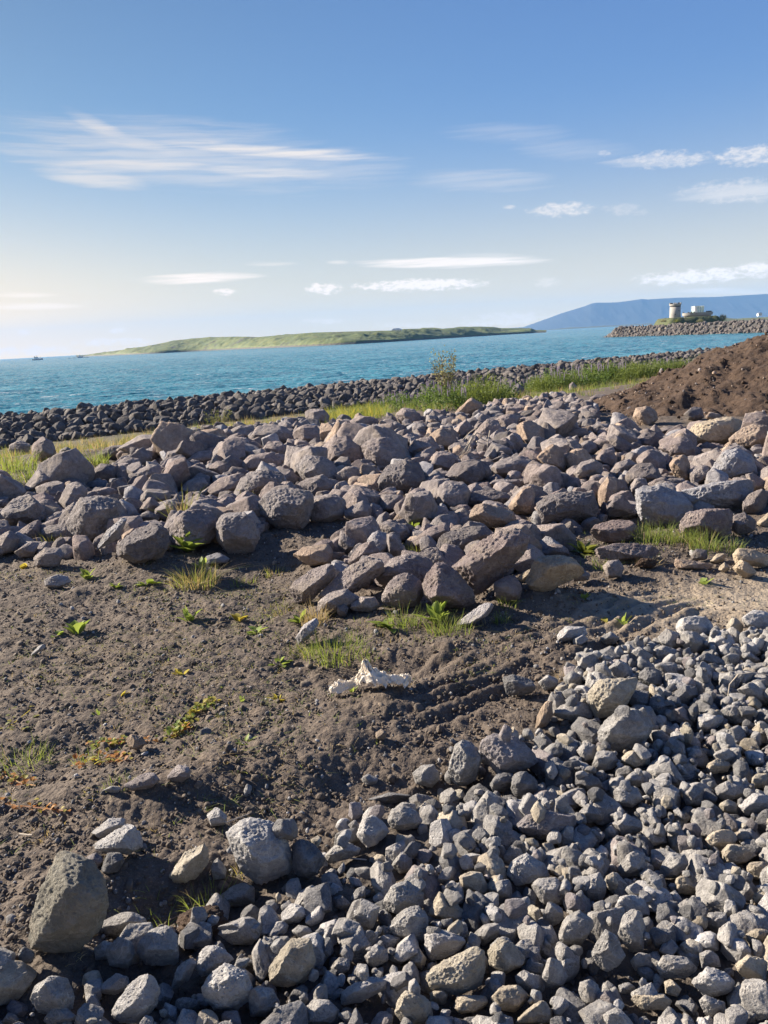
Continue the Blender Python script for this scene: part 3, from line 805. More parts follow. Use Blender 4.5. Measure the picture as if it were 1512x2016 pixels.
def polytope(D, N, d, p):
    q = np.clip(D@N.T, 0, None)/d[None]
    return 1/np.power(np.power(q, p).sum(1), 1/p)
def roughen(V, size, seed, amp=1.0, pits=0.0):
    """V in metres round its centre; weathering scaled by the rock's size"""
    L = np.linalg.norm(V, axis=1)[:, None]+1e-9; D = V/L
    q = V/size
    w = fbm(q*1.5+seed, 3, seed % 97)*.042 + fbm(q*4.2, 3, (seed+5) % 97, ridged=True)*.030 + fbm(q*11, 3, (seed+9) % 97)*.020
    if pits: w = w - np.clip(noise3(q*7.5, seed % 53)-.28, 0, 1)*.20*pits
    return V + D*(w*amp*size)[:, None]
def chip(V, r, n, bias=None, lo=.74):
    """break pieces off along flat planes"""
    for _ in range(n):
        a = r.normal(size=3)
        if bias is not None: a = a+np.array(bias)*.6
        a /= np.linalg.norm(a); q = V@a; lim = q.max()*r.uniform(lo, .93); ex = np.clip(q-lim, 0, None)
        V = V-ex[:, None]*a[None]*.96
    return V
def unit_rock(level, seed, k=13, p=13, flat=(1, .85, .7), amp=1.0, pits=0.0):
    r = np.random.default_rng(seed)
    N = r.normal(size=(k*6, 3)); N /= np.linalg.norm(N, axis=1)[:, None]
    keep = [N[0]]
    for n in N[1:]:
        if max(n@m for m in keep) < .72: keep.append(n)
    # add a near-boxy family so broken faces read
    ax = r.normal(size=(3, 3)); q_, _ = np.linalg.qr(ax)
    keep = [n for n in keep[:k]] + [s*q_[i] for i in range(3) for s in (1, -1)]
    N = np.array(keep); d = r.uniform(.74, 1.12, len(N))
    D, f = ICO[level]
    V = chip(D*polytope(D, N, d, p)[:, None], r, 11, None, .68)
    V = roughen(V, 1.0, seed, amp, pits)*np.array(flat)
    V -= (V.max(0)+V.min(0))/2
    V /= np.abs(V).max()
    return V, f

# ---------------------------------------------------------------- rock materials (basalt: one recipe, several stones)
def rock_mat(name, dark, mid, pale, pit=.6, scale=1.0, bmp=1.0, dust=(.30, .26, .21), dustamt=.35, warm=.12):
    m, t, p, o = newmat(name)
    if 'basalt' in name: dark, mid, pale = [tuple(v*1.12 for v in q) for q in (dark, mid, pale)]
    geo = t.n('ShaderNodeNewGeometry'); pos = geo.outputs['Position']; rnd = geo.outputs['Random Per Island']
    off = t.n('ShaderNodeCombineXYZ', {0: t.m('MULTIPLY', rnd, 91.0), 1: t.m('MULTIPLY', rnd, 37.0), 2: 0.0}).outputs[0]
    q = t.n('ShaderNodeVectorMath', {0: pos, 1: off}, operation='ADD').outputs[0]
    n1 = t.noise(q, 3.2*scale, 5, .6); n2 = t.noise(q, 17*scale, 6, .68); n3 = t.noise(q, 95*scale, 4, .7)
    c = t.ramp(t.m('ADD', t.m('MULTIPLY', n1, .45), t.m('MULTIPLY', n2, .55)), [(.30, dark), (.50, mid), (.70, pale)])
    sp = t.mrange(n3, .56, .72); c = t.mix(t.m('MULTIPLY', sp, .45), c, pale)
    sp2 = t.mrange(n3, .46, .30); c = t.mix(t.m('MULTIPLY', sp2, .5), c, tuple(v*.45 for v in dark))
    du = t.m('MULTIPLY', t.mrange(t.noise(q, 6*scale, 4, .6), .50, .66), dustamt); c = t.mix(du, c, dust)
    vein = t.mrange(t.m('ABSOLUTE', t.m('SUBTRACT', t.noise(q, 5*scale, 3, .5, dist=.6), .5)), .0, .012, .22, 0)
    c = t.mix(vein, c, tuple(min(1, v*1.5) for v in pale))
    br = t.m('MULTIPLY_ADD', rnd, .55, .72)
    c = t.mix(1.0, c, t.n('ShaderNodeCombineColor', {0: br, 1: br, 2: br}).outputs[0], 'MULTIPLY')
    c = t.mix(t.m('MULTIPLY', t.m('FRACT', t.m('MULTIPLY', rnd, 13.7)), warm*2), c, t.mix(1.0, c, (1.18, .98, .80), 'MULTIPLY'))
    t.nt.links.new(c, p.inputs['Base Color'])
    vo = t.n('ShaderNodeTexVoronoi', {'Vector': q, 'Scale': 34*scale, 'Randomness': 1.0})
    pits = t.m('MULTIPLY', t.mrange(vo.outputs['Distance'], .0, .34, -1, 0), t.mrange(n1, .42, .6, 0, pit))
    h = t.m('ADD', t.m('MULTIPLY', n2, 1.0), t.m('ADD', t.m('MULTIPLY', n3, .5), t.m('MULTIPLY', pits, .55)))
    b = t.n('ShaderNodeBump', {'Height': h, 'Strength': 1.0, 'Distance': .034*bmp/scale}); t.nt.links.new(b.outputs[0], p.inputs['Normal'])
    p.inputs['Roughness'].default_value = .88; p.inputs['Specular IOR Level'].default_value = .3
    return m
BM = {  # boulder field
 'g': rock_mat('grey_basalt', (0.104,0.095,0.098), (0.201,0.185,0.189), (0.329,0.305,0.299)),
 'p': rock_mat('purplish_basalt', (.102,.086,.088), (.200,.174,.174), (.335,.298,.288)),
 'r': rock_mat('reddish_basalt', (.098,.076,.078), (.182,.150,.150), (.30,.258,.246), pit=1.0),
 'b': rock_mat('brownish_basalt', (0.140,0.107,0.088), (0.275,0.217,0.177), (0.427,0.348,0.281)),
 't': rock_mat('tan_stone', (0.232,0.189,0.140), (0.390,0.329,0.250), (0.537,0.470,0.366), pit=.3),
 'l': rock_mat('bluish_grey_basalt', (0.140,0.140,0.159), (0.262,0.262,0.283), (0.415,0.409,0.421), pit=.5),
 'd': rock_mat('dark_basalt', (0.073,0.067,0.071), (0.140,0.128,0.134), (0.232,0.213,0.213)),
}
GM = {  # crushed stone in front
 'g': rock_mat('crushed_grey_stone', (.125,.123,.124), (.265,.260,.258), (.45,.442,.43), pit=.5, scale=2.2, bmp=1.0, dustamt=.15, warm=.05),
 'l': rock_mat('crushed_pale_stone', (.19,.188,.192), (.36,.355,.358), (.54,.532,.52), pit=.8, scale=2.2, bmp=1.0, dustamt=.12, warm=.04),
 't': rock_mat('crushed_tan_stone', (.200,.180,.148), (.345,.315,.262), (.50,.462,.392), pit=.3, scale=2.2, bmp=1.0, dustamt=.2),
 'd': rock_mat('crushed_dark_stone', (.072,.073,.078), (.150,.150,.156), (.265,.264,.266), pit=.5, scale=2.2, bmp=1.0, dustamt=.1, warm=.04),
 'p': rock_mat('crushed_purplish_stone', (.118,.108,.115), (.222,.205,.215), (.36,.34,.345), pit=.5, scale=2.2, bmp=1.0, dustamt=.15),
 'b': rock_mat('crushed_brown_stone', (.140,.108,.084), (.255,.205,.162), (.39,.32,.255), pit=.3, scale=2.2, bmp=1.0),
 'q': rock_mat('lichened_grey_stone', (.120,.116,.102), (.205,.198,.172), (.33,.316,.276), pit=.5, scale=1.6),
}
RM = {  # revetment
 'd': rock_mat('revetment_dark_rock', (.045,.042,.044), (.088,.082,.084), (.155,.145,.145)),
 'g': rock_mat('revetment_grey_rock', (.060,.057,.058), (.118,.110,.110), (.21,.195,.19)),
}

TONE = {'g': 'grey', 'p': 'purplish grey', 'r': 'reddish purple', 'b': 'brown', 't': 'tan', 'l': 'pale grey', 'd': 'dark', 'q': 'greenish grey'}
ROCKS = []          # every single rock: dict(obj, group kind, tone, shape, size in px, px, py)
HEROFOOT = []; HEROPOLY = []
def shape_word(w, h, npts):
    r = w/h
    if r > 1.9: return 'long'
    if r > 1.35: return 'flat'
    if r < .72: return 'upright'
    if npts <= 5: return 'wedge-shaped'
    return 'blocky' if npts <= 7 else 'rounded'

def solve_ray(px, py, hv_per_y):
    d = ray(px, py); d = d/d[1]
    ys = np.geomspace(.9, 60, 1400); P = CAM[None]+d[None]*ys[:, None]
    g = P[:, 2]-H(P[:, 0], P[:, 1], False)-hv_per_y*ys
    k = int(np.argmax(g < 0))
    if g[k] >= 0: return ys[-1]
    t = g[k-1]/(g[k-1]-g[k]); return ys[k-1]*(1-t)+ys[k]*t

def hero(line, idx):
    parts = line.split(); ox, oy, s = SHEETS[parts[0]]; tone = parts[1]
    pts = np.array([[float(v) for v in q.split(',')] for q in parts[2:]])
    P = pts/s+np.array([ox, oy])
    # area centroid
    x, y = P[:, 0], P[:, 1]; x2, y2 = np.roll(x, -1), np.roll(y, -1); cr_ = x*y2-x2*y; A = cr_.sum()/2
    c = np.array([((x+x2)*cr_).sum(), ((y+y2)*cr_).sum()])/(6*A)
    if A < 0: P = P[::-1]
    w, h = np.ptp(P[:, 0]), np.ptp(P[:, 1]); px_size = (w*h)**.5
    field = parts[0] in 'ABCDIJ'
    r = np.random.default_rng(1000+idx)
    d = ray(*c); dy = d[1]                      # per unit cf-depth
    u = d/np.linalg.norm(d)
    sinb = -u[2]; depth_px = min(w, h)*r.uniform(.75, .95)+.15*max(w, h)
    hv_px = (h*.5*abs(cu[2])+depth_px*.5*sinb)*.80
    yd = solve_ray(c[0], c[1], hv_px/F/dy)
    k = yd/dy/F                                 # metres per px at this depth
    C0 = CAM+d*(yd/dy)
    Q = (P-c)*np.array([1, -1])*k*1.03          # silhouette in metres, x right, z up
    N, dd = [], []
    n = len(Q)
    for i in range(n):
        a, b = Q[i], Q[(i+1) % n]; e = b-a
        nn = np.array([e[1], -e[0]])/np.hypot(*e)
        if nn@(a+b) < 0: nn = -nn
        dist = max(nn@a, 1e-3)
        for sg in (-1, 1):
            ph = R(r.uniform(4, 42))
            N.append([nn[0]*math.cos(ph), sg*math.sin(ph), nn[1]*math.cos(ph)]); dd.append(dist*math.cos(ph))
    dm = depth_px*k/2
    for sg in (-1, 1):
        for q in range(3 if sg < 0 else 2):
            v = np.array([r.normal()*.38, sg, r.normal()*.38+(.25 if sg < 0 and q == 0 else 0)]); v /= np.linalg.norm(v); N.append(list(v)); dd.append(dm*r.uniform(.85, 1.1))
    N, dd = np.array(N), np.array(dd)
    lvl = 5 if px_size > 72 else 4 if px_size > 36 else 3
    D, f = ICO[lvl]
    # even out directions for elongated stones
    aniso = np.array([w*k, dm*2, h*k]); aniso = aniso/aniso.mean()
    Da = D*aniso; Da = Da/np.linalg.norm(Da, axis=1)[:, None]
    V = Da*polytope(Da, N, dd, 48)[:, None]
    V = chip(V, r, 9, (0, -1, .3), .84 if field else .80)
    V = roughen(V, (w*h)**.5*k*.5, 40+idx, 1.0 if field else 1.0, pits=(.5 if tone in 'rdl' else .2))
    # to world: local x -> camera right, local y -> along the ray, local z -> camera up
    Wd = V[:, :1]*cr[None]+V[:, 1:2]*u[None]+V[:, 2:]*cu[None]
    base = np.array([C0[0], C0[1], C0[2]+Wd[:, 2].min()])
    Wd = Wd+C0[None]-base[None]
    sh = shape_word(w, h, n)
    nm = 'boulder' if field else 'stone'
    o = obj(nm, mesh_np(nm, Wd, f), (BM if field else GM).get(tone) or GM[tone], loc=tuple(base))
    ROCKS.append(dict(o=o, fam='field' if field else 'gravel', tone=TONE[tone], shape=sh, px=c[0], py=c[1], size=px_size, hero=True))
    HEROFOOT.append((C0[0], C0[1], (w*k+dm*2)/4, base[2], Wd[:, 2].max()))
    HEROPOLY.append(P)
    return o
for i, ln in enumerate(l for l in HERO_TXT.strip().splitlines()): hero(ln, i)
HP_C = np.array([p.mean(0) for p in HEROPOLY]); HP_R = np.array([np.ptp(p, axis=0).max()*.6 for p in HEROPOLY])
HEROPOLY_L = [p.tolist() for p in HEROPOLY]
def inside(x, y, P):
    c = False; x1, y1 = P[-1]
    for (x2, y2) in P:
        if (y1 > y) != (y2 > y) and x < (x2-x1)*(y-y1)/(y2-y1)+x1: c = not c
        x1, y1 = x2, y2
    return c
HP_Y = np.array([h[1] for h in HEROFOOT])
def covers_hero(px, py, rpx, wy=None, slack=.0):
    near = np.where(np.hypot(HP_C[:, 0]-px, HP_C[:, 1]-py) < HP_R+rpx)[0]
    for k in near:
        if wy is not None and wy > HP_Y[k]+slack: continue
        P = HEROPOLY_L[k]
        if inside(px, py, P): return True
        lim = (rpx*.62)**2
        for (ax, ay) in P:
            if (ax-px)**2+(ay-py)**2 < lim: return True
    return False

# ---------------------------------------------------------------- prototypes for the unsurveyed rocks
def rand_rot(r):
    q = r.normal(size=4); q /= np.linalg.norm(q); w, x, y, z = q
    return np.array([[1-2*(y*y+z*z), 2*(x*y-z*w), 2*(x*z+y*w)], [2*(x*y+z*w), 1-2*(x*x+z*z), 2*(y*z-x*w)], [2*(x*z-y*w), 2*(y*z+x*w), 1-2*(x*x+y*y)]])
PROTO = {}
def proto(level, kind):
    key = (level, kind)
    if key not in PROTO:
        L = []
        for i in range(18 if level > 1 else 10):
            r = np.random.default_rng(i+50*level)
            fl = (1, r.uniform(.7, .95), r.uniform(.5, .85))
            L.append(unit_rock(level, 200+i+(77 if kind == 'gravel' else 0), k=9 if kind == 'gravel' else 8, p=48, flat=fl, amp=.75, pits=.4 if i % 3 == 0 else 0))
        PROTO[key] = L
    return PROTO[key]
PMESH = {}
def proto_mesh(level, kind, i, mat, name):
    key = (level, kind, i, mat.name)
    if key not in PMESH:
        V, f = proto(level, kind)[i]
        me = mesh_np(name, V, f); me.materials.append(mat); PMESH[key] = me
    return PMESH[key]
class Stuff:                              # many uncountable stones merged into one mesh
    def __init__(s): s.V = []; s.F = []; s.M = []; s.n = 0
    def add(s, V, f, mi=0):
        s.V.append(V.astype(np.float32)); s.F.append(f+s.n); s.M.append(np.full(len(f), mi, np.int32)); s.n += len(V)
    def build(s, name, mats, label=None, smooth=True):
        me = mesh_np(name, np.concatenate(s.V), np.concatenate(s.F), smooth)
        for m in mats: me.materials.append(m)
        M = np.concatenate(s.M)
        if len(me.polygons) == len(M): me.polygons.foreach_set('material_index', M)
        o = obj(name, me); tag(o, label, kind='stuff'); return o
from mathutils import Quaternion
def place_rocks(cands, fam, kind, mats, tones, weights, nind, name, seed, lvl_small=2, stuff_name='loose_rocks', stuff_label=None, cat=None):
    """cands: (x, y, z centre, radius). The ones that show largest become single objects, the rest one mass."""
    r = np.random.default_rng(seed)
    C = np.array(cands); px, py, dz = proj(C[:, :3]); sz = C[:, 3]*2*F/np.maximum(dz, .1)
    vis = (dz > .3) & (px > -sz/2) & (px < 1512+sz/2) & (py > -sz/2) & (py < 2016+sz/2)
    order = np.argsort(-np.where(vis, sz, 0))
    S = Stuff(); keys = list(mats.keys()); nk = 0
    for rank, i in enumerate(order):
        x, y, z, rad = C[i][:4]
        tone = r.choice(tones, p=weights)
        if len(C[i]) > 4: tone = tones[int(C[i][4])]
        Rm = rand_rot(r); s = sz[i]
        if nk < nind and vis[i]:
            lv = 4 if s > 46 else 3 if s > 16 else 2
            k = int(r.integers(0, 18)); V, f = proto(lv, kind)[k]
            o = obj(name, proto_mesh(lv, kind, k, mats[tone], name))
            sc_ = rad*np.array([1, r.uniform(.85, 1.1), r.uniform(.9, 1.15)])
            M3 = Rm*sc_[None, :]
            T = Matrix(((M3[0,0], M3[0,1], M3[0,2], x), (M3[1,0], M3[1,1], M3[1,2], y), (M3[2,0], M3[2,1], M3[2,2], z), (0, 0, 0, 1)))
            o.matrix_world = T
            Wv = V@M3.T; ww, hh = np.ptp(Wv@cr), np.ptp(Wv@cu)
            ROCKS.append(dict(o=o, fam=fam, tone=TONE[tone], shape=shape_word(ww, hh, 6+k % 3), px=px[i], py=py[i], size=s, hero=False)); nk += 1
        else:
            lv = (3 if s > 30 else 2 if s > 9 else 1) if vis[i] else 1
            lv = max(lv, 1); P = proto(lv, kind); V, f = P[int(r.integers(0, len(P)))]
            S.add((V*rad)@Rm.T+np.array([x, y, z]), f, keys.index(tone))
    if S.n: S.build(stuff_name, [mats[k] for k in keys], stuff_label)
    print('placed', fam, nk, 'single,', len(order)-nk, 'in the mass', S.n, 'verts')

def darts(sample, radii, existing, sep, tries, seed, ok=None, G=.6):
    """throw rocks of falling size; keep those that stand clear of the earlier ones"""
    r = np.random.default_rng(seed); E = [tuple(e) for e in existing]; out = []
    cell = {}
    def put(x, y, rad, k): cell.setdefault((int(x//G), int(y//G)), []).append((x, y, rad))
    for e in E: put(e[0], e[1], e[2], 0)
    for rad in radii:
        for _ in range(tries):
            x, y = sample(r)
            cx, cy = int(x//G), int(y//G); bad = False; rr = rad(x, y) if callable(rad) else rad
            for a in range(cx-2, cx+3):
                for b in range(cy-2, cy+3):
                    for (ex, ey, er) in cell.get((a, b), ()):
                        if (ex-x)**2+(ey-y)**2 < (sep*(er+rr))**2: bad = True; break
                    if bad: break
                if bad: break
            if bad: continue
            if ok and not ok(x, y, rr): continue
            put(x, y, rr, 1); out.append((x, y, rr)); break
    return out

# boulder field ------------------------------------------------------------
FIELD = [(-250,985),(-60,980),(60,985),(110,965),(215,948),(250,898),(330,872),(480,850),(600,838),(660,840),(760,840),(880,828),(930,818),(1010,800),(1110,788),(1160,805),(1190,862),(1300,862),(1420,872),(1512,880),(2000,900),(2000,1010),(1700,1000),(1512,985),(1430,1010),(1300,1020),(1180,1035),(1110,1060),(1080,1110),(1000,1130),(900,1150),(700,1165),(640,1130),(640,1090),(720,1040),(700,1000),(560,1030),(500,1060),(340,1080),(230,1095),(70,1100),(-60,1090),(-250,1080)]
FG = np.array([ground_hit(a, b)[:2] for a, b in FIELD])
lo, hi = FG.min(0), FG.max(0); FGL = FG.tolist()
def samp_field(r):
    while True:
        x, y = r.uniform(lo[0], hi[0]), r.uniform(lo[1], hi[1])
        if inside(x, y, FGL): return x, y
def ok_field(x, y, rad):
    z = ground_z(x, y)+rad*.5; px, py, dz = proj(np.array([[x, y, z]])); 
    if TH(x, y) > ground_z(x, y)+.12 and 3 < x < 18 and 9 < y < 25: return False
    if (y > 13 and rad > .21) or (y < 9 and rad > .24): return False
    return not covers_hero(px[0], py[0], rad*F/dz[0], y, .05)
r_ = np.random.default_rng(11)
radii = sorted([float(v) for v in np.clip(r_.lognormal(-1.35, .33, 620), .12, .42)], reverse=True)
foot = [(h[0], h[1], h[2]*.9) for h in HEROFOOT]
D1 = darts(samp_field, radii, foot, .56, 60, 21, ok_field)
small = sorted([float(v) for v in np.clip(r_.lognormal(-2.25, .38, 4200), .05, .2)], reverse=True)
D2 = darts(samp_field, small, foot+D1, .50, 25, 22, ok_field)
cands = []
for (x, y, rad) in D1+D2:
    lift = rad*(.36+.22*((x*7.3+y*3.1) % 1)) if rad > .15 else rad*.3
    cands.append((x, y, ground_z(x, y)+lift, rad))
nf = sum(1 for k in ROCKS if k['fam'] == 'field')
place_rocks(cands, 'field', 'boulder', {k: BM[k] for k in 'gpbdlr'}, ['g', 'p', 'b', 'd', 'l', 'r'], [.30, .34, .10, .12, .08, .06], 300-nf, 'boulder', 31,
            stuff_name='boulder_rubble', stuff_label='smaller grey and purplish rubble filling the gaps of the boulder field')

# revetment ---------------------------------------------------------------------
def rev_pt(u, s): p = CL0+CLD*u+CLN*s; return p[0], p[1]
def samp_rev(r): return rev_pt(r.uniform(-14, 62), r.uniform(-4.4, 3.0))
r_ = np.random.default_rng(12)
radii = sorted([float(v) for v in np.clip(r_.lognormal(-1.62, .26, 4400), .11, .31)], reverse=True)
def ok_rev(x, y, rad): return True
D1 = darts(samp_rev, radii, [], .60, 14, 23)
D2 = darts(samp_rev, [.2]*600+[.13]*700, D1, .55, 12, 24)
cands = []
for (x, y, rad) in D1+D2:
    cands.append((x, y, ground_z(x, y)+rad*.22, rad))
place_rocks(cands, 'revetment', 'boulder', RM, ['d', 'g'], [.6, .4], 290, 'revetment_rock', 33, stuff_name='revetment_rubble', stuff_label='dark rocks packed further along the sea revetment')

# crushed stone -------------------------------------------------------------------
GP = np.array([flat_at(a, b)[:2] for a, b in G_GRAVEL]); GP2 = GP
SPARSE = np.array([flat_at(a, b)[:2] for a, b in [(60,1950),(250,1790),(400,1690),(690,1570),(900,1480),(1100,1410),(1160,1480),(1060,1560),(960,1640),(880,1740),(720,1810),(600,1880),(470,1930),(250,2030),(0,2040)]])
SPL = SPARSE.tolist(); GPL = GP2.tolist()
lo2, hi2 = np.array([-3.0, .45]), np.array([6.4, 5.6])
def samp_g(r):
    while True:
        x, y = r.uniform(lo2[0], hi2[0]), r.uniform(lo2[1], hi2[1])
        if x < -.62*y-1.3 or x > .66*y+2.4: continue
        if inside(x, y, SPL) and r.random() < .85: continue
        if inside(x, y, GPL): return x, y
def ok_g(x, y, rad):
    px, py, dz = proj(np.array([[x, y, ground_z(x, y)+rad*.6]])); return not covers_hero(px[0], py[0], rad*F/dz[0]*.9, y, .02)
r_ = np.random.default_rng(13)
foot = [(h[0], h[1], h[2]*.95) for h in HEROFOOT]
radii = sorted([float(v) for v in np.clip(r_.lognormal(-3.32, .40, 4300), .014, .072)], reverse=True)
L1 = darts(samp_g, radii, foot, .80, 14, 25, ok_g, G=.16)
# heap them: keep a relief map and rest each stone on it, big ones first, then small ones in the gaps
gx0, gy0, cs = -3.4, 0.0, .012; ngx, ngy = 840, 500
gxs = gx0+np.arange(ngx)*cs; gys = gy0+np.arange(ngy)*cs
GX, GY = np.meshgrid(gxs, gys); RELIEF = H(GX, GY)
def stamp(x, y, z, rad):
    i0, i1 = int((x-rad-gx0)/cs), int((x+rad-gx0)/cs)+2; j0, j1 = int((y-rad-gy0)/cs), int((y+rad-gy0)/cs)+2
    i0, j0 = max(i0, 0), max(j0, 0)
    sub = RELIEF[j0:j1, i0:i1]
    if sub.size == 0: return
    q = rad*rad-(GX[j0:j1, i0:i1]-x)**2-(GY[j0:j1, i0:i1]-y)**2
    top = np.where(q > 0, z+np.sqrt(np.maximum(q, 0))*.8, -9); np.maximum(sub, top, out=sub)
for (x, y, rr, zb, zt) in HEROFOOT:
    if y < 5.5: stamp(x, y, (zb+zt)/2, rr)
cands = []
for (x, y, rad) in L1:
    z = ground_z(x, y)+rad*.45; cands.append((x, y, z, rad)); stamp(x, y, z, rad*.85)
def rest(x, y, rad):
    i0, i1 = int((x-rad*.6-gx0)/cs), int((x+rad*.6-gx0)/cs)+1; j0, j1 = int((y-rad*.6-gy0)/cs), int((y+rad*.6-gy0)/cs)+1
    s = RELIEF[max(j0, 0):j1, max(i0, 0):i1]
    return float(np.percentile(s, 45)) if s.size else ground_z(x, y)
def ok_g2(x, y, rad):
    px, py, dz = proj(np.array([[x, y, rest(x, y, rad)+rad*.5]])); return not covers_hero(px[0], py[0], rad*F/dz[0])
rad2 = sorted([float(v) for v in np.clip(r_.lognormal(-3.72, .42, 4300), .010, .045)], reverse=True)
L2 = darts(samp_g, rad2, [], .80, 8, 26, ok_g2, G=.12)
for (x, y, rad) in L2:
    z = rest(x, y, rad)+rad*.28; cands.append((x, y, z, rad)); stamp(x, y, z, rad*.85)
L3 = darts(samp_g, sorted(list(np.clip(r_.lognormal(-4.5, .4, 3000), .006, .02)), reverse=True), [], .9, 3, 27, ok_g2, G=.08)
for (x, y, rad) in L3: cands.append((x, y, rest(x, y, rad)+rad*.3, rad))
ng = sum(1 for k in ROCKS if k['fam'] == 'gravel')
place_rocks(cands, 'gravel', 'gravel', {k: GM[k] for k in 'gltdp'}, ['g', 'l', 't', 'd', 'p'], [.56, .12, .08, .17, .07], 300-ng, 'stone', 35,
            stuff_name='crushed_stone', stuff_label='smaller crushed grey stone heaped across the foreground')

# pebbles and clods scattered on the soil --------------------------------------------
m_clod, t, p, o = newmat('soil_clod')
geo = t.n('ShaderNodeNewGeometry'); pos = geo.outputs['Position']; rnd = geo.outputs['Random Per Island']
c = t.ramp(rnd, [(0, (.050, .037, .028)), (.6, (.105, .080, .060)), (1, (.16, .128, .10))]); c = t.mix(.5, c, t.mix(t.noise(pos, 60, 4), (.05, .038, .03), (.15, .12, .095)))
t.nt.links.new(c, p.inputs['Base Color']); b = t.n('ShaderNodeBump', {'Height': t.noise(pos, 120, 4), 'Strength': .8, 'Distance': .006}); t.nt.links.new(b.outputs[0], p.inputs['Normal'])
r = np.random.default_rng(15)
S = Stuff(); mats = [m_clod, GM['g'], GM['b'], GM['l'], GM['d']]
n = 0
TRK = np.array([flat_at(a, b)[:2] for a, b in G_TRACK])
while n < 42000:
    k = 4000
    y = np.exp(r.uniform(math.log(1.5), math.log(12), k)); x = r.uniform(-1, 1, k)*(y*.62+.8)
    ing = inpoly(x, y, GP2); infd = inpoly(x, y, FG); intr = inpoly(x, y, TRK)
    for i in range(k):
        if ing[i] and r.random() < .75: continue
        if infd[i] and r.random() < .5: continue
        if intr[i] and r.random() < .7: continue
        clod = r.random() < .84
        rad = float(np.clip(r.lognormal(-5.6, .52), .0028, .022))*(1+.09*y[i])
        P = proto(1, 'gravel'); V, f = P[int(r.integers(0, len(P)))]
        if rad*F/y[i] > 9: V, f = proto(2, 'gravel')[int(r.integers(0, 18))]
        z = 0; S.add((V*rad)@rand_rot(r).T+np.array([x[i], y[i], 0]), f, 0 if clod else int(r.choice([1, 2, 3, 4], p=[.45, .2, .15, .2]))); n += 1
allV = S.V; cen = np.array([v.mean(0) for v in allV])
zz = H(cen[:, 0], cen[:, 1]) 
for v, z in zip(allV, zz): v[:, 2] += z+.004
S.build('pebbles', mats, 'brown clods and small pebbles scattered over the dug soil')
# ---------------------------------------------------------------- soil heap
gx = np.linspace(3.0, 18.5, 420); gy = np.linspace(9.5, 25, 380)
X, Y = np.meshgrid(gx, gy); Zh = heap_h(X, Y)
Zh += fbm(xyz(X, Y, 2.6), 4, 68)*.055 + np.maximum(fbm(xyz(X, Y, 9), 3, 66), 0)*.05
Zg = H(X, Y)
me = mesh_np('soil_heap', np.stack([X, Y, np.maximum(Zh, Zg-.12)], -1).reshape(-1, 3), grid_faces(*X.shape))
m_heap, t, p, o = newmat('heap_soil')
pos = t.n('ShaderNodeNewGeometry').outputs['Position']
n1 = t.noise(pos, 1.1, 5, .6); n2 = t.noise(pos, 9, 6, .7); n3 = t.noise(pos, 45, 4, .7)
c = t.ramp(n2, [(.3, (.034, .021, .014)), (.5, (.075, .046, .031)), (.72, (.13, .086, .058))])
c = t.mix(t.mrange(n1, .45, .7, 0, .6), c, (.10, .062, .040)); c = t.mix(t.mrange(n3, .66, .75, 0, .5), c, (.26, .20, .15))
t.nt.links.new(c, p.inputs['Base Color']); p.inputs['Roughness'].default_value = .95
b = t.n('ShaderNodeBump', {'Height': t.m('ADD', n2, t.m('MULTIPLY', n3, .6)), 'Strength': 1.0, 'Distance': .07}); t.nt.links.new(b.outputs[0], p.inputs['Normal'])
tag(obj('soil_heap', me, m_heap), 'tall heap of loose reddish brown soil at the right edge behind the boulders', 'soil heap')
r = np.random.default_rng(44); S = Stuff()
for _ in range(1800):
    x, y = r.uniform(3.6, 16), r.uniform(11, 18)
    h = float(TH(x, y))
    if h < ground_z(x, y)-.3: continue
    rad = float(np.clip(r.lognormal(-3.9, .5), .010, .10)); P = proto(1 if rad < .05 else 2, 'gravel'); V, f = P[int(r.integers(0, 10))]
    S.add((V*rad)@rand_rot(r).T+np.array([x, y, max(h, ground_z(x, y))+.04]), f, int(r.choice([0, 0, 0, 0, 0, 1, 2])))
S.build('heap_clods', [m_heap, BM['b'], BM['g']], 'brown clods and pebbles caught on the soil heap')

# ---------------------------------------------------------------- breakwater
def sea_at(px, py): d = ray(px, py); return CAM+d*((SEA-CZ)/d[2])
B1, B2 = sea_at(1186, 664.5), sea_at(1512, 654.8)
bd = (B2-B1)[:2]; BL = np.hypot(*bd); bd /= BL; bn = np.array([-bd[1], bd[0]])
if bn[1] < 0: bn = -bn
def bw_h(u, v):       # height above the sea; u along, v inland from the waterline
    top = 5.0
    return min(top, 1.05*max(v, 0))*min(1, max(u+1, 0)/7.0) - 1.0*(v < 0) - .2
uu = np.concatenate([np.linspace(-3, 12, 24), np.linspace(14, BL*2.6, 90)]); vv = np.array([-3, 0, 1, 2, 3, 4, 5, 6, 9, 13, 15, 17, 20])
V = [[(B1[0]+bd[0]*u+bn[0]*v, B1[1]+bd[1]*u+bn[1]*v, SEA-.6+bw_h(u, min(v, 18-v))) for u in uu] for v in vv]
core_m = plain('breakwater_core', (.055, .052, .052), .95, .4, .5, .4)
tag(obj('breakwater_bank', mesh_np('breakwater_bank', np.array(V).reshape(-1, 3), grid_faces(len(vv), len(uu))), core_m), kind='structure')
BWM = {'g': rock_mat('breakwater_grey_rock', (.052,.047,.049), (.095,.086,.088), (.165,.152,.15), scale=.35), 'd': rock_mat('breakwater_dark_rock', (.05,.047,.05), (.10,.092,.096), (.18,.165,.165), scale=.35),
       't': rock_mat('breakwater_tan_rock', (.085,.075,.065), (.15,.135,.118), (.24,.22,.195), scale=.35)}
r = np.random.default_rng(51); cands = []
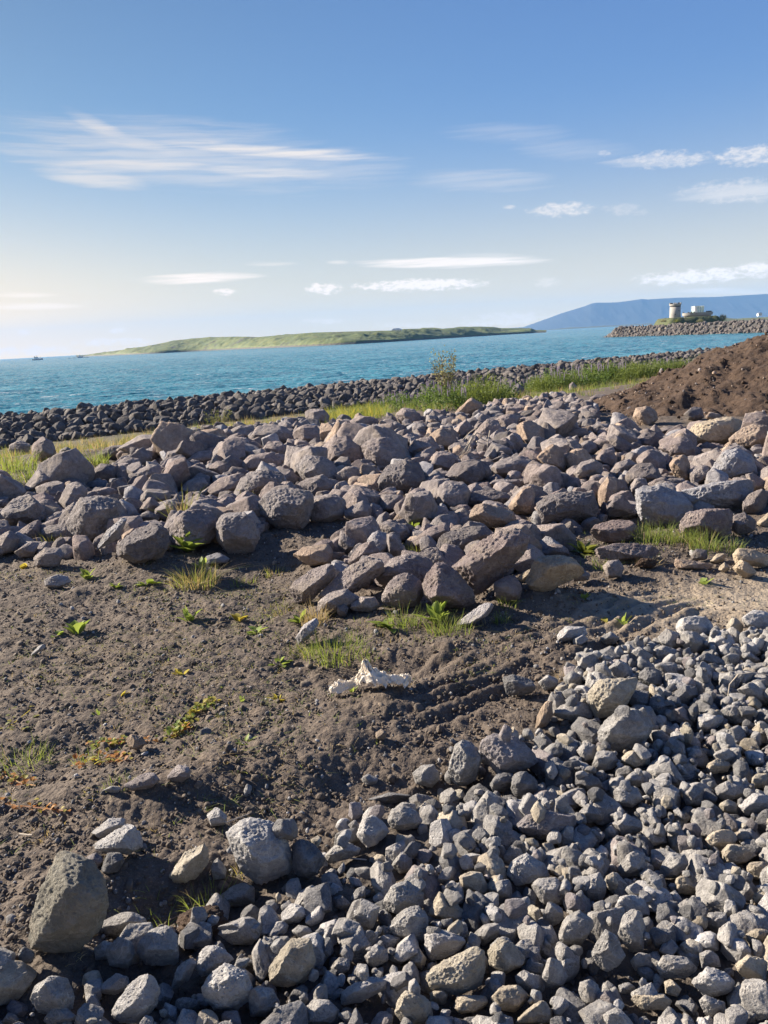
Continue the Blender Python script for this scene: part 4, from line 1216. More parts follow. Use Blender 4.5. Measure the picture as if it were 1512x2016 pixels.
for _ in range(1500):
    u = r.uniform(-1.5, BL*1.35) if r.random() < .85 else r.uniform(-1.5, 10); v = r.uniform(-.3, 8.0)
    rad = float(np.clip(r.lognormal(-.33, .25), .45, 1.25))
    cands.append((B1[0]+bd[0]*u+bn[0]*v, B1[1]+bd[1]*u+bn[1]*v, SEA-.6+bw_h(u, v)+rad*.2, rad))
place_rocks(cands, 'breakwater', 'boulder', BWM, ['g', 'd', 't'], [.5, .36, .14], 280, 'breakwater_rock', 52, stuff_name='breakwater_rubble', stuff_label='remaining grey rocks packed over the far breakwater')
pl = MB(); a, b_ = np.array([0, 0, 0]), np.array([2.6, .3, -.5]); pl.tube([(0, 0, 0), (1.3, .1, -.2), (2.6, .3, -.5)], [.16, .15, .12], 8)
q = sea_at(1316, 660.5)+np.array([0, 3.2, 3.3])
tag(pl.build('driftwood_log', plain('bleached_wood', (.62, .58, .52), .8, .15, 2), loc=tuple(q)), 'bleached white log lying across the dark breakwater rocks', 'driftwood')

# ---------------------------------------------------------------- fort mound, tower, gun platform
DT = 400.0
def far(px, py, d=DT): return at(px, py, d)
c0 = far(1352, 640); half = (far(1420, 640)-far(1286, 640))[0]/2
gx = np.linspace(-1.25, 1.25, 150); gy = np.linspace(-1.3, 1.3, 80); U_, V_ = np.meshgrid(gx, gy)
ztop = far(1352, 624.8)[2]
# steep on the west, a flat crown, sloping off on the east
prof = sstep(-1.0, -.62, U_)*(1-sstep(.62, 1.05, U_))*sstep(-1.05, -.55, V_)*(1-sstep(.55, 1.05, V_))
Zm = -3.6+(ztop+3.6)*prof
Xm = c0[0]+U_*half; Ym = c0[1]+V_*16
Zm += fbm(xyz(Xm, Ym, .3), 4, 33)*.30*(prof > .02)
m_mound, t, p, o = newmat('mound_turf')
pos = t.n('ShaderNodeNewGeometry').outputs['Position']; n = t.noise(pos, .35, 5, .65); n2 = t.noise(pos, 2.0, 4)
c = t.ramp(n, [(.3, (.035, .055, .018)), (.5, (.075, .095, .030)), (.7, (.15, .135, .060))]); c = t.mix(n2, c, (.06, .075, .03))
t.nt.links.new(c, p.inputs['Base Color']); b = t.n('ShaderNodeBump', {'Height': n2, 'Strength': 1, 'Distance': .5}); t.nt.links.new(b.outputs[0], p.inputs['Normal'])
tag(obj('grass_mound', mesh_np('grass_mound', np.stack([Xm, Ym, Zm], -1).reshape(-1, 3), grid_faces(*Xm.shape)), m_mound), kind='structure')
m_conc = plain('pale_concrete', (.33, .315, .295), .85, .12, .8); m_cdark = plain('dark_iron', (.035, .033, .035), .7, .3, 2); m_white = plain('white_paint', (.78, .79, .78), .5, .04, 1)
m_shade = plain('shaded_concrete', (.30, .28, .26), .9, .2, .8)  # concrete with shade put into its colour, for the recessed wall and ramp
k = DT/F
tc = far(1328.8, 626); zb = tc[2]-.8; zt = far(1328.8, 598.6)[2]; rt = 10.3*k
T = empty('tower', (tc[0], tc[1], zb)); tag(T, 'round pale concrete tower with dark band and battlements on the grassy mound', 'tower')
hh = zt-zb; zband = far(1328.8, 604.3)[2]-zb
MB().lathe([(rt*1.02, 0), (rt*.98, hh*.3), (rt*.965, zband-.02)], 40).build('shaft', m_conc, T, True)
MB().lathe([(rt*.93, zband), (rt*.93, zband+.42)], 40).build('dark_band', m_cdark, T)
MB().lathe([(rt*.96, zband+.44), (rt*1.04, zband+.7), (rt*1.04, hh), (rt*.86, hh), (rt*.86, hh-.4)], 40).build('parapet', m_conc, T)
for i in range(8):
    a = i*math.pi/4+.25; m_ = MB(); rr = rt*.95
    m_.lathe([(.42, 0), (.42, .5), (.34, .62)], 8); mo = m_.build('merlon', m_cdark if i % 2 == 0 else m_conc, T, loc=(rr*math.cos(a), rr*math.sin(a), hh+.003))
for i, (a, z_) in enumerate(((-1.9, 2.2), (-1.2, 4.0))):
    m_ = MB().box(-.18, .18, -.12, .12, 0, .55); w = m_.build('window_slit', m_cdark, T, loc=(rt*.96*math.cos(a), rt*.96*math.sin(a), z_)); w.rotation_euler = (0, 0, a+math.pi/2)
gc = far(1373, 625, DT+8); kg = (DT+8)/F
zb = gc[2]-1.2; G = empty('gun_platform', (gc[0], gc[1], zb)); tag(G, 'low round concrete gun platform with a glass box on its roof', 'bunker')
rg = 28.5*kg; z1 = far(1373, 620.8, DT+8)[2]-zb; z2 = far(1373, 615.2, DT+8)[2]-zb
MB().lathe([(rg*.90, 0), (rg*.90, z1)], 48, sy=.6).build('lower_wall', m_shade, G)
MB().lathe([(rg*.99, z1+.003), (rg, z1+.3), (rg, z2), (rg*.93, z2), (rg*.93, z2-.3)], 48, sy=.6).build('upper_wall', m_conc, G)
for a in (-2.25, -2.05, -1.15, -1.0, -.85, -.7, 1.2, 2.0, 2.6):
    MB().lathe([(.42, 0), (.42, .38), (.3, .5)], 8).build('merlon', m_cdark, G, loc=(rg*.96*math.cos(a), rg*.58*math.sin(a), z2+.003))
wb = 4.4*kg*2; gx0_ = (1364.2-1373)*kg; gx1_ = (1381.5-1373)*kg; gz0, gz1 = z2-.2, far(1373, 602.6, DT+8)[2]-zb
fr = MB()
nxs = 5
for i in range(nxs):
    for yy in (-2.2, 2.2):
        xx = gx0_+(gx1_-gx0_)*i/(nxs-1); fr.box(xx-.06, xx+.06, yy-.06, yy+.06, gz0, gz1)
for z_ in (gz0, (gz0+gz1)/2, gz1-.1):
    for yy in (-2.2, 2.2): fr.box(gx0_-.05, gx1_+.05, yy-.075, yy+.075, z_, z_+.10)
    for xx in (gx0_, gx1_): fr.box(xx-.075, xx+.075, -2.1, 2.1, z_+.003, z_+.097)
F_ = fr.build('glass_box_frame', m_white, G)
gm, t, p, o = newmat('pale_glass'); p.inputs['Base Color'].default_value = (.55, .72, .70, 1); p.inputs['Roughness'].default_value = .08; p.inputs['Transmission Weight'].default_value = .45
MB().box(gx0_+.1, gx1_-.1, -2.0, 2.0, gz0+.1, gz1-.15).build('glass', gm, F_)
MB().box(gx0_+.15, gx0_+(gx1_-gx0_)*.30, -2.14, -2.06, gz0+.12, gz1-.16).build('blind', m_white, F_)
wg = MB(); w0 = far(1400.5, 622.5, DT+2); w1 = far(1415, 632, DT+2); w2 = far(1400.5, 633, DT+2); w3 = far(1409, 622.8, DT+2)
P_ = [w2, w1, w3, w0]; b0 = [(p_[0], p_[1], p_[2]) for p_ in P_]; b1 = [(p_[0]+1, p_[1]+9, p_[2]) for p_ in P_]
wg.v = b0+b1; wg.f = [(0,1,2,3), (7,6,5,4), (0,4,5,1), (1,5,6,2), (2,6,7,3), (3,7,4,0)]
tag(wg.build('concrete_ramp_wall', m_shade), 'grey concrete ramp wall sloping down right of the gun platform', 'wall')

# ---------------------------------------------------------------- houses and boats far off
def house(px, py, d, w, h, dep, roofh, wallm, roofm, label, cat='house'):
    b = at(px, py, d); T = empty('house', tuple(b)); tag(T, label, cat)
    MB().box(-w/2, w/2, -dep/2, dep/2, -1.5, h).build('wall', wallm, T)
    e = .35; rr = MB()
    rr.v = [(-w/2-e, -dep/2-e, h), (w/2+e, -dep/2-e, h), (w/2+e, dep/2+e, h), (-w/2-e, dep/2+e, h), (-w/2*.55, 0, h+roofh), (w/2*.55, 0, h+roofh)]
    rr.f = [(3,2,1,0), (0,1,5,4), (2,3,4,5), (1,2,5), (3,0,4)]
    rf = rr.build('roof', roofm, T); rf.location.z = .003
    MB().box(-.4, .4, -.4, .4, h+roofh*.6, h+roofh*1.25).build('chimney', wallm, rf)
    for i in range(4):
        x = -w/2+w*(i+.5)/4; wn = MB().box(x-.5, x+.5, -dep/2-.06, -dep/2+.1, h*.35, h*.75).build('window', m_cdark, T)
    MB().box(-.55, .55, -dep/2-.05, -dep/2+.1, -.2, h*.25).build('door', m_cdark, T)
m_roofb = plain('blue_grey_roof', (.16, .20, .27), .6, .1, 1)
di = float(np.interp(781, pxs if False else np.linspace(150, 1076, nx_), DST))+150
house(781, 652.6, di, 20*di/F, 3.0*di/F, 9, 3.0*di/F, m_white, m_roofb, 'white house with blue grey roof alone on the green island')
house(1495, 621.2, 1900, 9, 5, 8, 2.6, m_white, m_roofb, 'small white house on the far shore at the right edge')
house(1396, 620.8, 2100, 5, 3, 5, 1.5, m_white, m_roofb, 'tiny white hut on the far shore behind the gun platform', 'hut')
m_hull = plain('grey_white_hull', (.55, .56, .58), .5, .1, .5); m_navy = plain('dark_hull', (.07, .08, .10), .5, .2, .5)
def boat(px, py, d, L, hgt, label, cat, hullm, rz=0, sail=False):
    b = sea_at(px, py) if d is None else np.array([at(px, py, d)[0], d, SEA]); b = b.copy(); b[2] = SEA
    T = empty('ship' if cat == 'ship' else 'boat', tuple(b), rz); tag(T, label, cat); w = L*.2; h = hgt
    hu = MB(); secs = []
    for u, ww, zz in ((-1, .75, 1.0), (-.6, 1, .95), (0, 1, .95), (.5, .9, 1.05), (.8, .55, 1.25), (1, .05, 1.45)):
        secs.append([(u*L/2, -w/2*ww, zz*h*.28), (u*L/2*.95, -w/2*ww*.6, -.3), (u*L/2*.95, w/2*ww*.6, -.3), (u*L/2, w/2*ww, zz*h*.28)])
    for s_ in secs: hu.v += s_
    for i in range(5):
        for k_ in range(4): hu.f.append((i*4+k_, i*4+(k_+1) % 4, (i+1)*4+(k_+1) % 4, (i+1)*4+k_))
    hu.f += [(0, 1, 2, 3), (23, 22, 21, 20)]
    hu.build('hull', hullm, T)
    cb = MB().box(-L*.30, L*.08, -w*.32, w*.32, h*.28, h*.5).box(-L*.22, L*.02, -w*.26, w*.26, h*.503, h*.66)
    c_ = cb.build('cabin', m_white, T); MB().box(-L*.215, L*.026, -w*.265, w*.265, h*.55, h*.60).build('window_band', m_cdark, c_)
    MB().tube([(-L*.08, 0, h*.66), (-L*.08, 0, h*1.05)], L*.006+.05).tube([(-L*.08, -w*.2, h*.9), (-L*.08, w*.2, h*.9)], L*.004+.03).build('mast', m_white if sail else m_cdark, T)
    if not sail:
        MB().tube([(L*.3, 0, h*.3), (L*.3, 0, h*.7)], L*.005+.04).tube([(L*.3, 0, h*.45), (L*.12, 0, h*.62)], L*.004+.03).build('derrick', m_cdark, T)
        MB().lathe([(w*.14, h*.5), (w*.13, h*.8)], 10, cx=-L*.26).build('funnel', m_navy, T)
boat(73.5, 704, 1500, 21, 9.5, 'small grey ship with white cabin out at sea on the left horizon', 'ship', m_hull)
boat(158, 702, 1500, 11, 7.5, 'little white motor boat off the left tip of the island', 'boat', m_hull, .4, True)
r = np.random.default_rng(6)
for i, (px, lab) in enumerate(((136, 'leftmost low dark skerry between the ship and the island tip'), (146, 'low dark skerry just left of the little white motor boat'), (170, 'low dark skerry between the motor boat and the island tip'))):
    V, f = unit_rock(3, 700+i); b = at(px, 702.3-.054*(px-136), 1500); b[2] = SEA+.1
    o = obj('skerry', mesh_np('skerry', V*np.array([3.5+i, 2.5, 1.1]), f), core_m, loc=tuple(b)); tag(o, lab, 'skerry', 'skerries off the island tip')
# ---------------------------------------------------------------- plants
def leaf_mat(name, a, b, trans=.5, rough=.6):
    m = bpy.data.materials.new(name); m.use_nodes = True; m.node_tree.nodes.clear(); t = NT(m.node_tree)
    geo = t.n('ShaderNodeNewGeometry'); rnd = geo.outputs['Random Per Island']
    c = t.mix(t.m('ADD', t.m('MULTIPLY', rnd, .7), t.m('MULTIPLY', t.noise(geo.outputs['Position'], 6, 3), .4)), a, b)
    p = t.n('ShaderNodeBsdfPrincipled', {'Base Color': c, 'Roughness': rough, 'Specular IOR Level': .25})
    tr = t.n('ShaderNodeBsdfTranslucent', {'Color': t.mix(1.0, c, (1.1, 1.05, .7), 'MULTIPLY')})
    mx = t.n('ShaderNodeMixShader', {0: trans, 1: p.outputs[0], 2: tr.outputs[0]}); t.n('ShaderNodeOutputMaterial', {0: mx.outputs[0]})
    return m
LM = {'green': leaf_mat('fresh_grass', (.12, .17, .04), (.27, .33, .10)), 'dry': leaf_mat('dry_grass', (.30, .22, .11), (.55, .44, .26), .35), 'olive': leaf_mat('olive_grass', (.12, .15, .04), (.26, .28, .09)),
      'leaf': leaf_mat('broad_leaf', (.15, .22, .05), (.30, .38, .11), .5), 'yellow': leaf_mat('yellow_leaf', (.26, .26, .05), (.50, .42, .10)), 'orange': leaf_mat('autumn_leaf', (.30, .10, .04), (.52, .27, .08)),
      'lupin': leaf_mat('lupin_leaf', (.075, .13, .035), (.15, .22, .065), .4), 'lush': leaf_mat('lush_leaf', (.09, .13, .035), (.18, .225, .07), .45), 'lilac': leaf_mat('lilac_petals', (.30, .25, .42), (.50, .44, .62), .4),
      'willow': leaf_mat('willow_leaf', (.17, .18, .11), (.34, .33, .21), .4)}
m_twig = plain('twig_bark', (.16, .12, .09), .9, .3, 20); m_pale_twig = plain('pale_dead_wood', (.48, .42, .34), .9, .2, 20)
def blades(r, n, h, spread, wid, lean=.5, segs=4):
    V, Fc = [], []
    for i in range(n):
        a = r.uniform(0, 2*math.pi); rr = spread*r.uniform(0, 1)**.6; bx, by = rr*math.cos(a), rr*math.sin(a)
        la = a+r.normal()*.8; ln = abs(r.normal())*lean+.05; hh = h*r.uniform(.45, 1.05); w = wid*r.uniform(.6, 1.2)
        px, py = -math.sin(la)*w, math.cos(la)*w; b = len(V)
        wa = r.uniform(0, math.pi); px, py = math.cos(wa)*w, math.sin(wa)*w
        for k in range(segs+1):
            u = k/segs; o = ln*hh*u**1.8; z = hh*(u-.28*ln*u*u); q = 1-u**1.6
            cx, cy = bx+math.cos(la)*o, by+math.sin(la)*o
            V += [(cx-px*q, cy-py*q, z), (cx+px*q, cy+py*q, z+1e-4)]
        for k in range(segs): Fc.append((b+2*k, b+2*k+1, b+2*k+3, b+2*k+2))
    return np.array(V), np.array(Fc)
def leaf(V, Fc, base, d, up, L, w, curl=.5, segs=4):
    """one pointed leaf, folded on its midrib"""
    b = len(V); d = np.array(d)/np.linalg.norm(d); up = np.array(up, float); side = np.cross(d, up); side /= np.linalg.norm(side)+1e-9; nn = np.cross(side, d)
    for k in range(segs+1):
        u = k/segs; ww = w*math.sin(math.pi*min(.04+u*.98, 1))**.8*(1 if u < 1 else 0.02); c = np.array(base)+d*L*u-nn*(-1)*0+np.array([0, 0, -curl*L*u*u*.5])
        V += [tuple(c-side*ww+nn*ww*.3), tuple(c), tuple(c+side*ww+nn*ww*.3)]
    for k in range(segs):
        for j in (0, 1): Fc.append((b+3*k+j, b+3*k+j+1, b+3*k+3+j+1, b+3*k+3+j))
def broad(r, n, L, w, spread=.02, el=(.5, 1.3)):
    V, Fc = [], []
    for i in range(n):
        a = r.uniform(0, 2*math.pi); e = r.uniform(*el); d = (math.cos(a)*math.cos(e), math.sin(a)*math.cos(e), math.sin(e)); ll = L*r.uniform(.6, 1.1)
        st = np.array([math.cos(a)*spread*r.random(), math.sin(a)*spread*r.random(), 0])
        leaf(V, Fc, st, d, (-math.sin(a)*.2+.01, .3, 1), ll, w*r.uniform(.7, 1.1))
    return np.array(V), np.array(Fc)
def cloud_leaves(r, n, rx, rz, L, w, hollow=.3, z0=.0, dome=True):
    V, Fc = [], []
    for i in range(n):
        v = r.normal(size=3); v /= np.linalg.norm(v); v[2] = abs(v[2]) if dome else v[2]
        q = v*r.uniform(hollow, 1)**.5*np.array([rx, rx, rz])*(1+.25*math.sin(5*math.atan2(v[1], v[0])+3*v[2]))
        d = v*.6+r.normal(size=3)*.6+np.array([0, 0, .3]); leaf(V, Fc, q+np.array([0, 0, z0]), d, r.normal(size=3), L*r.uniform(.6, 1.2), w*r.uniform(.7, 1.2), segs=2)
    return np.array(V), np.array(Fc)
def base_at(px, py): p = ground_hit(px, py); return p, p[1]/F/ray(px, py)[1]*1.0*1.0
PL = []
def mpx(px, py): p = ground_hit(px, py); return p, (p-CAM)@cf/F       # point, metres per survey px
def grass_tuft(px, py, wpx, hpx, n, mat, label, seed, lean=.5, cat='grass tuft', name='grass_tuft', dry=0):
    p, k = mpx(px, py); r = np.random.default_rng(seed)
    V, Fc = blades(r, n, hpx*k, wpx*k/2, max(.0016, .75*k), lean)
    o = obj(name, mesh_np(name, V, Fc), LM[mat], loc=(p[0], p[1], p[2]-.01))
    if dry:
        V, Fc = blades(r, dry, hpx*k*.85, wpx*k/2*1.1, max(.0014, .6*k), lean*1.3); T = obj('dry_blades', mesh_np('dry_blades', V, Fc), LM['dry'], o)
    tag(o, label, cat, 'grass tufts among the stones'); return o
def weed(px, py, Lpx, n, mat, label, seed, wr=.22, el=(.5, 1.3), cat='weed', name='broad_leaved_weed'):
    p, k = mpx(px, py); r = np.random.default_rng(seed)
    V, Fc = broad(r, n, Lpx*k, Lpx*k*wr, el=el)
    o = obj(name, mesh_np(name, V, Fc), LM[mat], loc=(p[0], p[1], p[2]-.005)); tag(o, label, cat, 'weeds on the dug soil'); return o
TUFTS = [
 (45, 1500, 110, 45, 150, 'green', 'wide low tuft of green grass at the left edge of the dug soil', .9, 30),
 (168, 1505, 60, 42, 45, 'green', 'thin bright grass tuft right of the wide one at the left edge', .7, 10),
 (660, 1288, 120, 48, 260, 'green', 'widest bright green grass tuft on the soil below the boulder pile', .45, 40),
 (600, 1285, 60, 30, 70, 'olive', 'short olive grass tuft left of the widest bright tuft', .6, 20),
 (795, 1232, 70, 55, 110, 'green', 'spiky green grass tuft under the two small round boulders', .6, 10),
 (728, 1292, 50, 26, 60, 'green', 'small grass tuft just above the cream plastic sheet', .6, 10),
 (885, 1245, 90, 50, 150, 'green', 'dense grass tuft in front of the reddish boulder', .6, 30),
 (1000, 1190, 40, 36, 50, 'green', 'small grass tuft beside the pale tan boulder', .6, 6),
 (990, 1225, 34, 34, 44, 'green', 'little grass tuft below the pale long slab', .6, 4),
 (1230, 1062, 60, 40, 90, 'green', 'grass tuft above the left half of the long purple slab', .5, 10),
 (1290, 1068, 80, 52, 190, 'green', 'tall bright grass tuft under the big bluish boulder', .45, 20),
 (1345, 1068, 70, 46, 150, 'green', 'bright grass tuft at the left foot of the pitted reddish block', .5, 40),
 (1385, 1085, 60, 66, 90, 'green', 'tallest grass tuft in front of the pitted reddish block', .5, 20),
 (1430, 1082, 60, 34, 70, 'green', 'grass tuft right of the pitted reddish block by the track', .6, 10),
 (1190, 1120, 50, 30, 60, 'green', 'short tuft at the left end of the long purple slab', .7, 10),
 (408, 1782, 90, 75, 60, 'green', 'tall blades of grass on the brown root clod between foreground stones', .55, 10),
 (310, 1835, 90, 62, 26, 'green', 'few long grass blades right of the big foreground rock', .8, 3),
 (305, 1770, 30, 60, 8, 'green', 'thin upright blades in the shadow behind the big foreground rock', .5, 0),
 (475, 1720, 36, 40, 12, 'yellow', 'sparse yellowish blades at the foot of the large pale rock', .8, 4),
 (385, 1150, 90, 60, 140, 'olive', 'shaggy olive tussock with dry straw on the soil below the boulders', .8, 160),
 (362, 1030, 50, 90, 30, 'olive', 'tall seeding grass between two rounded boulders on the left', .35, 50),
 (825, 1090, 60, 30, 90, 'olive', 'yellowish grass tuft beside the dark tilted slab', .6, 40),
 (105, 1075, 60, 40, 50, 'olive', 'dry and green tuft behind the low left boulders', .7, 60),
 (140, 1080, 50, 36, 20, 'dry', 'straw coloured tuft beside the dry and green one on the left', .7, 30),
 (165, 945, 90, 50, 30, 'dry', 'patch of tall brown dry grass at the left of the field', .6, 160),
 (190, 915, 50, 40, 110, 'green', 'feathery green tuft beside the tall brown dry grass', .5, 10),
 (620, 1225, 50, 60, 20, 'dry', 'tuft of reddish dry grass hanging left of the small boulders', .5, 90),
 (545, 1205, 60, 26, 60, 'olive', 'small olive tuft left of the two leaning boulders', .9, 30),
 (480, 1150, 50, 22, 50, 'green', 'short tuft on the soil left of the brownish wedge boulder', .8, 20),
 (540, 1130, 50, 26, 40, 'olive', 'short olive tuft under the brownish wedge boulder', .9, 30),
 (235, 1545, 60, 28, 60, 'green', 'low green tuft on the soil above the purplish buried stone', .9, 10),
 (190, 1560, 50, 16, 40, 'yellow', 'low yellowish tuft left of the purplish buried stone', .9, 10),
 (20, 930, 110, 50, 140, 'green', 'green grass tuft at the far left edge beside the field', .5, 20),
 (70, 945, 90, 44, 140, 'green', 'lush green grass tuft behind the pointed left boulder', .5, 20),
 (120, 930, 80, 34, 90, 'olive', 'olive grass tuft left of the tall brown dry grass', .5, 40),
 (495, 1040, 40, 56, 40, 'olive', 'thin tuft growing at the left side of the big squared boulder', .4, 20),
 (1270, 1112, 50, 30, 8, 'dry', 'round dry brown tussock below the long purple slab', 1.1, 150),
 (90, 1640, 60, 22, 8, 'dry', 'flattened dry straw on soil above the big foreground rock', 1.1, 90),
 (300, 1625, 50, 26, 4, 'dry', 'pale straw wisp beside the light grey foreground slabs', 1.1, 70),
 (130, 1880, 60, 30, 3, 'dry', 'pale straw wisp under the big foreground rock', 1.1, 70),
 (1115, 1335, 40, 24, 3, 'dry', 'rusty dry wisp among stones left of the tan block', 1.1, 70),
]
for i, (px, py, w, h, n, m, lab, lean, dry) in enumerate(TUFTS): grass_tuft(px, py, w, h, n, m, lab, 300+i, lean, dry=dry)
WEEDS = [
 (150, 1248, 46, 7, 'leaf', 'largest bright dock plant alone on the dark soil at left', .26, (.7, 1.3)), (114, 1250, 20, 5, 'leaf', 'tiny leafy plant beside the largest dock', .3, (.4, 1.2)),
 (170, 1140, 34, 8, 'leaf', 'leafy green seedling below the flat left boulders', .25, (.6, 1.4)), (228, 1156, 22, 6, 'leaf', 'small yellow green seedling right of the leafy one', .3, (.4, 1.2)),
 (290, 1150, 30, 7, 'leaf', 'sprawling green seedling in front of the dark round boulder', .25, (.3, 1.0)), (372, 1222, 40, 11, 'leaf', 'bushy green weed on the soil below the shaggy tussock', .2, (.6, 1.4)),
 (468, 1222, 28, 7, 'yellow', 'yellowing weed left of the leaning boulders', .3, (.5, 1.3)), (396, 1122, 34, 7, 'leaf', 'upright bright leaves above the shaggy tussock', .2, (.9, 1.5)),
 (44, 1120, 22, 5, 'yellow', 'small yellow green shoot at the left edge below boulders', .25, (.8, 1.5)), (368, 1085, 60, 16, 'leaf', 'large leafy plant between two rounded boulders', .2, (.5, 1.4)),
 (505, 1245, 28, 10, 'leaf', 'flat green rosette left of the pale buried slab', .3, (.15, .8)), (550, 1308, 28, 9, 'leaf', 'green rosette left of the widest grass tuft', .32, (.3, 1.1)),
 (550, 1378, 26, 8, 'yellow', 'olive yellow weed in the shade left of the plastic sheet', .25, (.4, 1.2)), (358, 1330, 28, 6, 'yellow', 'yellow seedling alone in the middle of the soil', .3, (.5, 1.3)),
 (483, 1462, 34, 9, 'leaf', 'star shaped weed on the bare soil bank', .14, (.2, .9)), (590, 1225, 36, 10, 'leaf', 'dark green weed at the foot of the leaning boulders', .2, (.6, 1.4)),
 (1228, 1228, 30, 7, 'leaf', 'bright green sprout alone on the sandy track', .22, (.8, 1.5)), (1195, 1225, 22, 5, 'yellow', 'yellow sprout left of the bright one on the track', .3, (.3, .9)),
 (812, 1040, 26, 7, 'leaf', 'small sprout in the shaded gap behind the flat grey boulder', .25, (.5, 1.4)), (862, 1102, 26, 8, 'leaf', 'leafy sprout growing on top of the reddish boulder', .3, (.3, 1.2)),
 (694, 1362, 22, 6, 'leaf', 'little green sprout beside the cream plastic sheet', .2, (.8, 1.5)), (765, 1235, 50, 12, 'leaf', 'broad fern-like leaves below the small grey boulders', .22, (.2, .9)),
 (860, 1225, 62, 22, 'leaf', 'tall yellow green leafy weed against the reddish boulder', .15, (.7, 1.5)), (1150, 1180, 24, 6, 'leaf', 'green sprout on the soil edge beside the tan boulder', .25, (.5, 1.4)),
 (1385, 1150, 26, 6, 'leaf', 'small sprout on the track edge below the dry tussock', .25, (.5, 1.4)), (1150, 1090, 46, 18, 'olive', 'scrubby weed right of the large reddish slab boulder', .2, (.2, 1.2)),
 (232, 1372, 24, 5, 'yellow', 'thin yellow sprout on the soil left of centre', .18, (.4, 1.2)), (192, 1408, 22, 4, 'leaf', 'thin upright sprout below the thin yellow one', .14, (.8, 1.5)),
 (475, 1380, 24, 4, 'leaf', 'single thin sprout on the soil left of the plastic sheet', .14, (.8, 1.5))]
for i, (px, py, L, n, m, lab, wr, el) in enumerate(WEEDS): weed(px, py, L, n, m, lab, 500+i, wr, el)
def creeper(pts, n, mats, lab, seed, wpx=16):
    r = np.random.default_rng(seed); p0, k = mpx(*pts[0]); V, Fc, M = [], [], []
    for i in range(n):
        u = r.uniform(0, len(pts)-1.001); a = int(u); q = np.array(pts[a])*(1-u+a)+np.array(pts[a+1])*(u-a)+np.clip(r.normal(size=2), -1.3, 1.3)*wpx*np.array([1, .45]); p = ground_hit(*q)
        e = r.uniform(.0, .9); az_ = r.uniform(0, 6.28); b = len(Fc); s = r.uniform(5, 10)*k
        leaf(V, Fc, p-p0+np.array([0, 0, .008+.01*r.random()]), (math.cos(az_)*math.cos(e), math.sin(az_)*math.cos(e), math.sin(e)), (.1, .1, 1), s*1.5, s*.55, segs=3); M += [int(r.integers(0, len(mats)))]*(len(Fc)-b)
    line = [ground_hit(*(np.array(pts[int(u_)])*(1-u_+int(u_))+np.array(pts[min(int(u_)+1, len(pts)-1)])*(u_-int(u_))))-p0+np.array([0, 0, .006]) for u_ in np.linspace(0, len(pts)-1.001, 12)]
    th = [np.array([0, 0, 0]), np.array([.0, .004, .002])]
    for a_, b_ in zip(line[:-1], line[1:]):
        q0 = len(V); V += [tuple(a_), tuple(b_), tuple(b_+th[1]), tuple(a_+th[1])]; Fc.append((q0, q0+1, q0+2, q0+3)); M.append(0)
    me = mesh_np('creeping_weed', V, Fc)
    for m in mats: me.materials.append(LM[m])
    me.polygons.foreach_set('material_index', np.array(M, np.int32)); o = obj('creeping_weed', me, loc=tuple(p0)); tag(o, lab, 'weed', 'weeds on the dug soil')
creeper([(425, 1385), (390, 1400), (360, 1430), (335, 1455)], 110, ['leaf', 'yellow', 'yellow'], 'trailing yellow green creeper running down the soil left of centre', 1, 9)
creeper([(365, 1438), (345, 1450)], 26, ['yellow', 'orange'], 'golden leaved patch at the lower end of the trailing creeper', 2, 8)
creeper([(175, 1470), (230, 1465), (310, 1460)], 60, ['orange', 'yellow', 'leaf'], 'orange and green creeping weed left of the small round brown stone', 3, 12)
creeper([(150, 1508), (190, 1500), (245, 1492)], 60, ['orange', 'orange', 'yellow'], 'rust red creeping weed on the soil at lower left', 4, 14)
creeper([(10, 1530), (40, 1545), (70, 1550)], 26, ['orange', 'yellow'], 'scattered orange leaves on the soil at the left edge', 5, 14)
creeper([(0, 1585), (40, 1590), (130, 1600)], 22, ['orange', 'yellow'], 'few fallen orange leaves above the big foreground rock', 6, 16)
creeper([(10, 1440), (60, 1400)], 16, ['yellow', 'olive'], 'thin yellowish runner at the left edge of the soil', 8, 22)

# lupins and leafy bushes on the strip behind the field
def bush_proto(kind, seed):
    r = np.random.default_rng(seed)
    if kind == 'lupin':
        V, Fc = cloud_leaves(r, 620, .48, .55, .085, .018, .45); B = mesh_np('leaves', V, Fc); B.materials.append(LM['lupin'])
        L_ = []
        for i in range(6):
            a = r.uniform(0, 6.28); rr = .42*r.random()**.5; x, y = rr*math.cos(a), rr*math.sin(a); z = .58*(1-(rr/.55)**2)**.5; L_.append((x, y, z))
        h = .17; mb = MB().lathe([(.004, -.12), (.012, 0), (.014, h*.35), (.009, h*.8), (.002, h)], 6)
        S_ = bpy.data.meshes.new('flower_spike'); S_.from_pydata(mb.v, [], mb.f); S_.update(); S_.materials.append(LM['lilac']); return B, (S_, L_)
    if kind == 'lush':
        V, Fc = cloud_leaves(r, 560, .5, .5, .11, .016, .35); b2, f2 = blades(r, 160, .72, .45, .008, .4); 
        V = np.concatenate([V, b2]); Q = np.concatenate([Fc, f2+len(V)-len(b2)]); B = mesh_np('leaves', V, Q); B.materials.append(LM['lush']); return B, None
PB = {('lupin', i): bush_proto('lupin', 60+i) for i in range(3)}; PB.update({('lush', i): bush_proto('lush', 70+i) for i in range(3)})
r = np.random.default_rng(77)
BUSH = []
